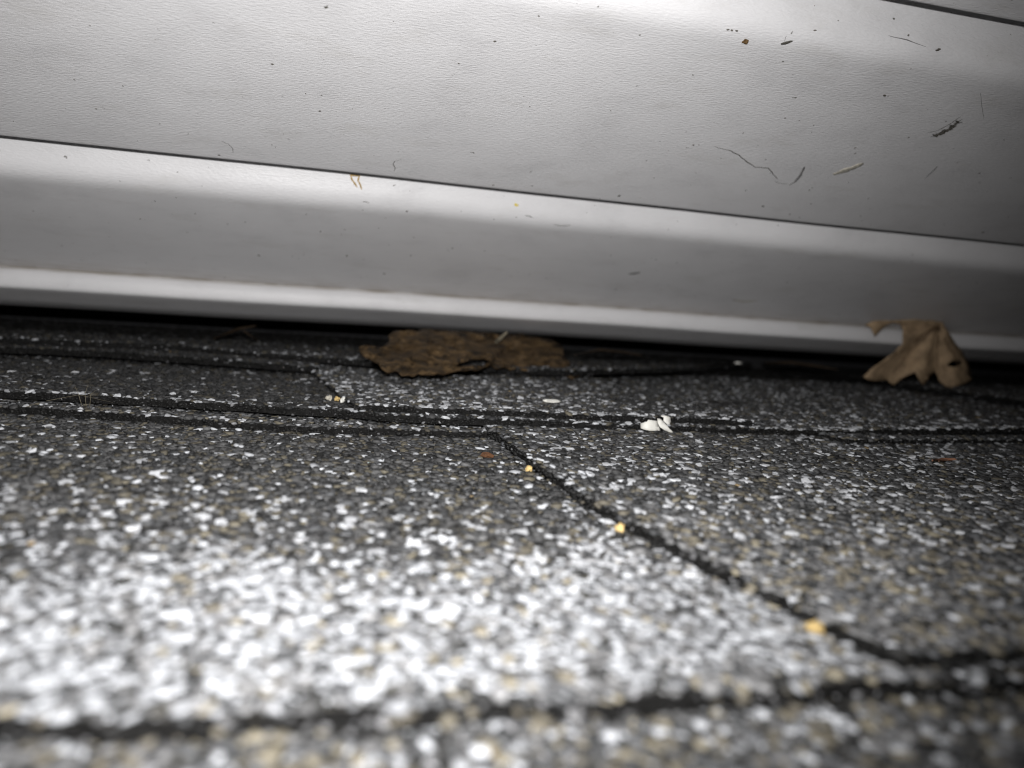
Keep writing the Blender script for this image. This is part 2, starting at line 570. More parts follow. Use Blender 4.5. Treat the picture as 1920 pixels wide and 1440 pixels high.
# second course, right: a thin strip under the lifted corner
shingle(interp([(130, 190.5), (148, 190.3), (185, 195), (224, 200), (520, 202)]), 262, lambda y: 148.0 - 0.12 * (np.asarray(y) - 190.0), const(X1),
        face(4.0, 0, 5.0), 1.3, lambda x, y: 0.10 + 0 * x, lambda x, y: 0.3 + 0 * x, 220, seed=5)
# second course: main layer across the whole width, a dark blend on the left
BF = [(-230, 226), (-72.8, 222.2), (-32.6, 217.2), (-0.8, 209.7), (14.7, 208.4), (22.7, 204.8), (54.1, 203.1), (96.5, 201.3), (154, 200.3), (185.2, 200.5), (224.9, 204.9), (520, 207)]
lip = interp(BF)
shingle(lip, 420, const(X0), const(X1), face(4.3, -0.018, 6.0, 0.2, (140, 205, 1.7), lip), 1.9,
        lambda x, y: 0.05 + 0.30 * (1 - smooth(y - lip(x), 2, 9)) + 0.09 * smooth(x, 100, 150),  # more white stones along the lip paint its grazing highlight
        lambda x, y: 0.15 + 0 * x, 350, singles=200, seed=6, tone=lambda x, y: 0.5 + 0.35 * smooth(x, 90, 140) * (1 - 0.5 * smooth(y, 215, 260)))  # tone also drops farther up the roof, shade put into the colour
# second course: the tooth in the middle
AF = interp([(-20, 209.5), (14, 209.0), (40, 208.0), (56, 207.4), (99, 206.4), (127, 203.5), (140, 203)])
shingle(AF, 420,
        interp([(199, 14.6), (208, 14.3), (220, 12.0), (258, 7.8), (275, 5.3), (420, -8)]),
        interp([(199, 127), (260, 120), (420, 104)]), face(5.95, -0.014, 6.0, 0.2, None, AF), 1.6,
        lambda x, y: 0.16 + 0.2 * (1 - smooth(y, 208, 217)), lambda x, y: 0.12 + 0 * x, 345, singles=200, seed=7, tone=lambda x, y: 0.95 - 0.45 * smooth(x, 70, 115))  # extra white stones at the front lip paint its highlight
# second course: the tooth at the far right, beside the maple leaf
shingle(interp([(230, 214), (520, 216)]), 420, interp([(200, 310), (268.1, 291.9), (299.1, 283.1), (420, 262)]), const(X1),
        face(9.4, -0.018, 6.5), 2.0, lambda x, y: 0.10 + 0 * x, lambda x, y: 0.2 + 0 * x, 345, seed=8, fine=False, tone=lambda x, y: 0.6 + 0 * x)
# third course, two layers under the wall, its shade deepened in the granule colours
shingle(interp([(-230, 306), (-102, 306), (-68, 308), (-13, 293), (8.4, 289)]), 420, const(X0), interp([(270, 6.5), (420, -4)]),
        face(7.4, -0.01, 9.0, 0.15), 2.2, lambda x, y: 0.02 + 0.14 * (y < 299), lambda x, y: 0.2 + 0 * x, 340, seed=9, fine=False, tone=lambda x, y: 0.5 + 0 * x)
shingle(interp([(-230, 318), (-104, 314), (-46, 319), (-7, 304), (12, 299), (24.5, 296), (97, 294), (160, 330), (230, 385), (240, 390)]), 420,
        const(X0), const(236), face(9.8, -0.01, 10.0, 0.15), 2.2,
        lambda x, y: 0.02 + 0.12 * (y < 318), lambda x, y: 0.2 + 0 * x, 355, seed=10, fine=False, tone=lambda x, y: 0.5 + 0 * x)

def box(x0, x1, y0, y1, z0, z1):
    v = [(x, y, z) for z in (z0, z1) for y in (y0, y1) for x in (x0, x1)]
    f = [(0, 2, 3, 1), (4, 5, 7, 6), (0, 1, 5, 4), (2, 6, 7, 3), (0, 4, 6, 2), (1, 3, 7, 5)]
    return v, f

def under(o, parent):
    o.parent = parent
    o.matrix_parent_inverse = Matrix.Translation(-parent.location)
    return o
v, f = box(X0, X1, -45, 430, -20, -6.6)
under(obj("roof_deck", v, f, M_DECK), roof)

# ------------------------------------------------------------------ the sided wall
wall = empty("siding_wall", (145, 330, 18))
tag(wall, "white vinyl lap siding overhanging the top edge of the shingles", "wall")
ELEV = math.radians(24.0)
A2 = np.array([-math.cos(ELEV), math.sin(ELEV)])      # up the face of a board, in (Y, Z)
I2 = np.array([A2[1], -A2[0]])                # into the wall
P0 = np.array([319.9, 34.0])                  # foot of the lowest board's flat
FOOT = [P0, np.array([246.5, 69.0]), np.array([160.0, 108.8]), np.array([73.5, 148.6])]
FLAT = [67.0, 80.5, 80.5, 80.5]               # length of the flat of each board
PITCH = 106.0

def bez(p, q, r, n=9):
    t = np.linspace(0, 1, n)[:, None]
    return (1 - t) ** 2 * p + 2 * t * (1 - t) * q + t * t * r

def panel_profile(k):
    p = FOOT[k]
    fl = p + A2 * FLAT[k]
    if k == 0:
        pre = np.array([(342, 20.5), (343, 19.3), (342.6, 18.8), (341, 18.6), (332, 21.8), (324, 24.4), (321, 25.35), (319.2, 25.95), (318.2, 26.4), (317.7, 26.9),
                        (317.45, 27.8), (317.4, 29.3), (317.5, 30.4), (317.9, 31.5), (318.5, 32.4), (319.2, 33.2), (320.0, 33.6), (320.6, 33.6), (320.4, 33.8), (319.4, 34.15)])
    else:
        pre = np.array([p + I2 * 5 + A2 * 2, p + I2 * 1.2 - A2 * 0.2, p + I2 * 0.7 - A2 * 0.1, p + I2 * 0.3, p + I2 * 0.08 + A2 * 0.3, p + A2 * 0.7, p + A2 * 1.4])
    # the cove: turns up sharply to face the eaves, then leans back under the next board
    pts = [fl - A2 * 5.5]
    for ang, ln in zip((26, 31, 38, 47, 57, 67, 76, 81, 80, 76, 70, 65, 61, 58, 56), (1.5, 1.4, 1.3, 1.2, 1.2, 1.2, 1.2, 1.3, 1.5, 1.8, 2.2, 2.5, 3.0, 3.0, 3.0)):
        r = math.radians(ang)
        pts.append(pts[-1] + np.array([-math.cos(r), math.sin(r)]) * ln)
    n = (8 if k == 0 else 7)
    flats = [p + A2 * t for t in np.linspace(8, FLAT[k] - 10, n)]
    tail = np.vstack([flats, pts, [pts[-1] + A2 * 10]])
    return np.vstack([pre, tail]), len(pre)

def sag(x, k):
    """the boards hang a little unevenly along their length"""
    return 0.28 * math.sin(x * 0.017 + k * 1.9) + 0.08 * math.sin(x * 0.061 + k)

def siding_panel(k):
    prof, npre = panel_profile(k)
    tan = np.gradient(prof, axis=0)
    tan /= np.linalg.norm(tan, axis=1)[:, None] + 1e-9
    nin = np.stack([-tan[:, 1], tan[:, 0]], -1)
    if np.dot(nin[len(nin) // 2], I2) < 0:
        nin = -nin
    arc = np.concatenate([[0], np.cumsum(np.linalg.norm(np.diff(prof, axis=0), axis=1))])
    XS = np.arange(-300, 701, 10.0)
    n, m = len(prof), len(XS)
    V, UVs, D = [], [], []
    for layer in (0, 1):
        for i, X in enumerate(XS):
            for j in range(n):
                q = prof[j] + nin[j] * (1.0 * layer)
                q = q + I2 * sag(X, k)
                V.append((X, q[0], q[1]))
                UVs.append((X * MM, (arc[j] + k * 200) * MM))
                dd = 0.0
                if k == 0 and layer == 0:
                    dd = max(0.0, 1 - abs(arc[j] - arc[npre - 3]) / 2.6) * 1.0
                    if j >= npre - 2:
                        dd = max(dd, 0.4 * max(0.0, 1 - (arc[j] - arc[npre - 2]) / 12.0))
                D.append(dd)
    F = []
    o1 = n * m
    for i in range(m - 1):
        for j in range(n - 1):
            a = i * n + j
            F.append((a, a + 1, a + n + 1, a + n))
            F.append((o1 + a, o1 + a + n, o1 + a + n + 1, o1 + a + 1))
        for j in (0, n - 1):
            a = i * n + j
            F.append((a, a + n, o1 + a + n, o1 + a))
    o = under(obj("siding_panel", V, F, M_VINYL, smooth=True), wall)
    me = o.data
    uvl = me.uv_layers.new(name="along_panel")
    li = np.empty(len(me.loops), np.int32)
    me.loops.foreach_get("vertex_index", li)
    uvl.data.foreach_set("uv", np.array(UVs, np.float32)[li].ravel())
    at = me.attributes.new("crease_dirt", 'FLOAT', 'POINT')
    at.data.foreach_set("value", np.array(D, np.float32))
    return o
for k in range(4):
    siding_panel(k)

# sheathing added behind the boards to block light; added dark plate closes the gap
q0 = P0 + I2 * 40 - A2 * 2
q1 = FOOT[3] + I2 * 45 + A2 * 90
v = [(x, *q) for x in (-300.0, 700.0) for q in (q0, q1, q1 + I2 * 12, q0 + I2 * 12)]
under(obj("sheathing_board", v, [(0, 1, 5, 4), (1, 2, 6, 5), (2, 3, 7, 6), (3, 0, 4, 7), (0, 3, 2, 1), (4, 5, 6, 7)], M_BACKING), wall)
v, f = box(-300, 700, 431, 440, -20, 90)  # dark plate added so the gap ends in black
under(obj("gap_backing", v, f, M_BACKING), wall)

# outlines and marks traced in image pixels, projected to assumed depths, millimetres
BAKED = {
    "maple_leaf": ([(246.71,311.16,10.65),(249.76,311.9,9.38),(254.11,313.06,8.79),(257.02,313.67,8.94),(259.91,314.03,9.3),(262.19,314.24,9.6),(263.73,314.07,8.23),(265.28,313.43,7.42),(267.61,313.57,8.69),(269.23,313.46,10.43),(270.73,311.88,12.09),(272.39,310.78,13.2),(273.58,310.76,14.21),(274.88,310.03,11.96),(277.82,310.69,9.5),(279.98,311.29,8.04),(282.5,312.13,9.92),(284.33,312.96,12.41),(287.84,314.63,14.81),(290.39,315.02,12.84),(290.77,314.16,10.42),(292.54,312.45,8.61),(294.66,310.95,7.3),(297.34,310.02,8.72),(300.98,310.98,9.27),(304.89,312.81,9.92),(313.04,317.15,10.97),(312.15,317.17,12.94),(311.61,317.52,15.2),(310.9,318.11,17.81),(309.26,318.16,20.2),(306.59,317.27,21.94),(304.11,316.16,24.23),(301.08,314.99,26.1),(297.64,314.49,28.36),(294.45,313.69,30.92),(291.76,312.76,32.89),(289.23,312.31,34.91),(283.94,309.27,37.89),(281.48,309.01,37.96),(278.46,308.43,38.22),(275.75,308.33,38.42),(273.99,308.92,37.97),(271.18,308.44,38.18),(268.1,308.39,38.21),(265.86,309.34,37.83),(262.77,309.77,37.66),(260.49,311.02,37.15),(257.72,311.56,36.92),(254.93,311.69,36.86),(252.91,312.1,36.68),(251.07,312.6,36.47),(248.77,312.71,35.94),(245.15,312.56,34.11),(248.22,312.69,33.2),(250.24,312.64,30.56),(251.25,312.72,29.07),(253.26,312.44,31.56),(255.88,312.35,34.24),(259.66,312.59,35.8),(264.14,313.29,35.61),(265.7,312.37,33.11),(263.89,310.23,30.92),(263.22,308.8,28.76),(263.88,309.52,26.29),(262.58,309.96,25.19),(262.12,310.93,23.61),(260.68,311.7,21.65),(258.44,311.63,20.08),(256.63,311.63,18.6),(254.9,311.51,17.46),(252.35,311.24,15.99),(250.46,311.33,14.4),(248.74,311.34,12.5),(291.6,311.77,17.94),(292.4,310.53,19.8),(294.48,311.01,20.39),(297.72,312.58,20.59),(303.77,315.63,20.0),(301.26,313.73,18.17),(298.2,312.15,17.85),(295.17,310.9,17.37),(293.03,310.76,17.54),(249.95,312.66,34.58),(250.58,312.5,31.73),(253.22,312.14,12.63),(253.7,312.59,10.63),(252.24,312.57,34.49),(255.7,312.32,15.33),(256.42,312.93,13.02),(257.59,312.25,17.44),(259.49,313.39,15.24),(259.68,313.78,12.5),(260.92,312.4,19.92),(261.91,313.19,18.01),(262.93,313.99,15.75),(263.09,314.37,12.87),(264.3,314.45,10.74),(262.05,311.6,22.54),(264.62,313.23,20.67),(264.84,313.98,17.97),(266.01,314.54,15.89),(267.01,314.64,12.87),(267.03,314.39,10.77),(262.34,311.02,37.15),(265.92,311.9,23.64),(267.54,313.94,21.06),(269.41,314.89,18.07),(268.3,314.61,16.01),(268.97,314.13,13.6),(267.61,313.11,35.86),(266.44,311.72,32.64),(264.97,309.88,30.95),(264.67,308.87,28.27),(265.57,309.98,26.32),(269.5,313.3,23.59),(272.24,315.5,20.21),(272.03,315.0,17.88),(271.34,314.21,16.24),(270.59,312.72,13.47),(271.51,313.7,35.91),(268.93,311.5,32.92),(267.94,309.22,30.7),(268.01,309.77,28.45),(270.38,312.16,26.12),(274.16,314.92,23.8),(274.68,315.54,20.09),(274.83,314.22,18.37),(273.38,312.46,15.81),(274.11,313.75,35.84),(274.2,313.29,33.83),(273.08,311.84,30.46),(275.5,313.59,28.78),(276.5,315.25,25.34),(276.88,315.26,23.91),(276.66,313.86,21.09),(275.89,312.47,18.62),(275.02,311.44,16.27),(274.12,310.2,13.29),(276.68,313.6,35.87),(274.96,311.79,33.18),(276.11,312.6,30.99),(277.68,314.1,29.04),(278.43,313.6,26.11),(277.77,312.22,23.34),(277.79,311.44,21.81),(277.27,310.87,18.74),(277.41,310.55,16.33),(277.61,310.41,13.46),(278.01,310.65,11.36),(277.41,311.86,36.73),(278.45,312.4,34.01),(280.68,313.87,31.11),(280.1,312.27,28.82),(279.77,311.36,26.51),(279.91,311.27,23.84),(280.2,311.4,21.7),(281.67,311.96,18.59),(280.27,311.3,16.38),(282.76,312.32,14.48),(281.92,311.92,11.11),(282.34,313.2,35.77),(282.51,313.34,33.74),(281.62,312.4,31.3),(282.45,312.16,28.34),(284.29,313.07,26.91),(282.7,312.34,24.42),(284.24,313.2,21.14),(285.83,313.97,18.86),(285.96,313.91,17.01),(283.76,312.21,36.68),(285.51,313.44,34.13),(285.43,313.36,31.3),(286.23,313.55,28.9),(287.98,314.26,26.3),(288.2,314.66,24.26),(289.47,314.82,21.66),(289.37,315.12,18.43),(289.57,315.11,15.93),(290.37,315.18,14.05),(291.19,314.48,11.56),(288.5,313.4,34.19),(287.37,311.84,31.69),(287.69,311.87,29.26),(289.48,312.8,26.55),(290.43,313.01,23.99),(290.52,313.23,21.79),(290.93,312.51,19.49),(291.94,313.22,16.13),(292.64,313.31,14.17),(292.44,313.62,11.49),(291.52,313.02,29.06),(292.21,312.84,26.9),(291.6,312.27,24.82),(291.9,311.03,21.91),(292.54,311.34,16.85),(293.47,311.77,14.46),(293.9,311.75,11.35),(294.14,311.37,9.93),(296.9,313.49,24.57),(294.22,311.27,21.72),(294.81,310.81,16.72),(295.2,310.79,14.3),(296.14,310.49,12.74),(295.87,310.17,9.35),(300.91,315.0,24.89),(300.64,314.52,22.34),(299.59,312.72,17.6),(298.56,311.48,14.82),(300.18,311.31,11.77),(299.27,310.58,9.9),(305.32,316.2,19.37),(306.96,316.15,17.55),(304.78,313.9,14.45),(303.63,312.92,12.55),(310.1,315.89,11.83)],[(0,73,1),(54,53,52),(52,83,54),(83,84,54),(84,55,54),(73,72,85),(85,86,73),(1,73,86),(86,2,1),(69,90,70),(88,70,90),(87,51,50),(70,88,71),(92,4,89),(3,89,4),(83,52,51),(51,87,83),(84,83,87),(87,57,84),(55,84,57),(57,56,55),(85,72,71),(71,88,85),(88,89,85),(86,85,89),(89,3,86),(2,86,3),(58,49,48),(67,93,68),(93,94,68),(96,91,95),(5,96,97),(97,6,5),(47,60,59),(101,100,108),(108,102,101),(7,103,8),(47,59,48),(58,48,59),(66,98,67),(98,99,67),(93,67,99),(99,100,93),(94,93,100),(95,94,100),(100,101,95),(101,102,95),(96,95,102),(97,96,102),(102,103,97),(103,7,97),(6,97,7),(49,58,50),(87,50,58),(57,87,58),(90,69,68),(68,94,90),(94,95,90),(95,91,90),(88,90,91),(89,88,91),(92,89,91),(91,96,92),(96,5,92),(4,92,5),(63,62,112),(64,114,105),(111,110,121),(123,124,113),(116,126,117),(45,110,46),(110,111,61),(62,61,111),(112,62,111),(111,121,112),(123,113,112),(63,112,113),(64,63,113),(114,64,113),(113,124,114),(124,115,114),(105,114,115),(106,105,115),(115,116,106),(107,106,116),(116,117,107),(117,118,107),(118,119,109),(9,109,119),(119,10,9),(137,138,12),(133,134,125),(128,127,137),(137,12,128),(11,128,12),(12,138,13),(129,43,139),(130,129,139),(139,140,130),(148,149,13),(149,14,13),(43,129,44),(120,44,129),(129,130,120),(131,122,130),(130,140,131),(140,141,131),(141,142,131),(142,132,131),(125,134,135),(135,136,127),(137,127,136),(138,137,148),(148,13,138),(44,120,45),(110,45,120),(121,110,120),(120,130,121),(130,122,121),(112,121,122),(123,112,122),(122,131,123),(131,132,123),(132,133,123),(124,123,133),(133,125,124),(115,124,125),(116,115,125),(126,116,125),(125,135,126),(135,127,126),(117,126,127),(127,128,117),(118,117,128),(119,118,128),(128,11,119),(10,119,11),(46,104,47),(60,47,104),(104,46,60),(46,110,60),(110,61,60),(64,105,65),(66,65,105),(105,106,66),(98,66,106),(99,98,106),(106,107,99),(100,99,107),(108,100,107),(107,118,108),(118,109,108),(102,108,109),(103,102,109),(109,9,103),(8,103,9),(147,146,158),(163,164,153),(154,153,164),(155,154,166),(166,167,155),(156,155,167),(157,156,167),(150,42,41),(152,151,162),(162,163,152),(163,153,152),(153,154,143),(154,155,143),(144,143,155),(145,144,155),(155,156,145),(146,145,156),(156,157,146),(158,146,157),(157,169,158),(169,159,158),(16,160,17),(161,40,170),(18,178,179),(179,19,18),(181,182,171),(174,183,184),(20,180,190),(170,40,39),(39,38,170),(38,181,170),(181,171,170),(161,170,171),(171,182,172),(182,183,172),(173,172,183),(183,174,173),(165,173,174),(175,165,174),(174,184,175),(177,168,176),(178,177,188),(179,178,188),(180,20,19),(40,161,41),(150,41,161),(151,150,161),(162,151,161),(161,171,162),(171,172,162),(163,162,172),(164,163,172),(172,173,164),(173,165,164),(154,164,165),(166,154,165),(165,175,166),(167,166,175),(175,176,167),(176,168,167),(157,167,168),(169,157,168),(168,177,169),(177,178,169),(178,18,169),(159,169,18),(17,159,18),(196,197,189),(197,198,21),(200,75,194),(200,194,199),(75,200,76),(81,201,82),(36,35,191),(193,192,199),(199,194,193),(185,193,194),(194,75,187),(74,187,75),(195,74,82),(82,201,195),(196,195,201),(201,202,196),(197,196,202),(202,203,197),(198,197,203),(203,204,198),(204,22,198),(21,198,22),(208,80,207),(209,24,210),(207,80,79),(210,24,23),(211,78,31),(212,30,29),(27,26,215),(212,29,28),(211,31,30),(30,212,211),(212,28,213),(28,27,213),(27,215,213),(214,213,215),(25,214,215),(215,26,25),(205,33,32),(206,205,32),(32,31,206),(31,78,206),(77,206,78),(78,211,79),(211,212,79),(207,79,212),(212,213,207),(208,207,213),(213,214,208),(209,208,214),(214,25,209),(24,209,25),(191,35,34),(192,191,34),(199,192,34),(34,33,199),(33,205,199),(205,206,199),(200,199,206),(206,77,200),(76,200,77),(201,81,80),(80,208,201),(202,201,208),(203,202,208),(208,209,203),(209,210,203),(204,203,210),(210,23,204),(22,204,23),(181,38,37),(37,36,181),(182,181,36),(36,191,182),(183,182,191),(184,183,191),(191,192,184),(192,193,184),(193,185,184),(175,184,185),(176,175,185),(186,176,185),(185,194,186),(194,187,186),(176,186,187),(177,176,187),(188,177,187),(187,74,188),(74,195,188),(195,196,188),(196,189,188),(179,188,189),(19,179,189),(180,19,189),(190,180,189),(189,197,190),(197,21,190),(20,190,21),(139,43,42),(42,150,139),(150,151,139),(140,139,151),(151,152,140),(141,140,152),(142,141,152),(152,153,142),(153,143,142),(132,142,143),(133,132,143),(134,133,143),(143,144,134),(135,134,144),(144,145,135),(145,146,135),(136,135,146),(137,136,146),(146,147,137),(148,137,147),(147,158,148),(158,159,148),(159,17,148),(17,160,148),(149,148,160),(160,16,149),(14,149,16),(16,15,14)]),
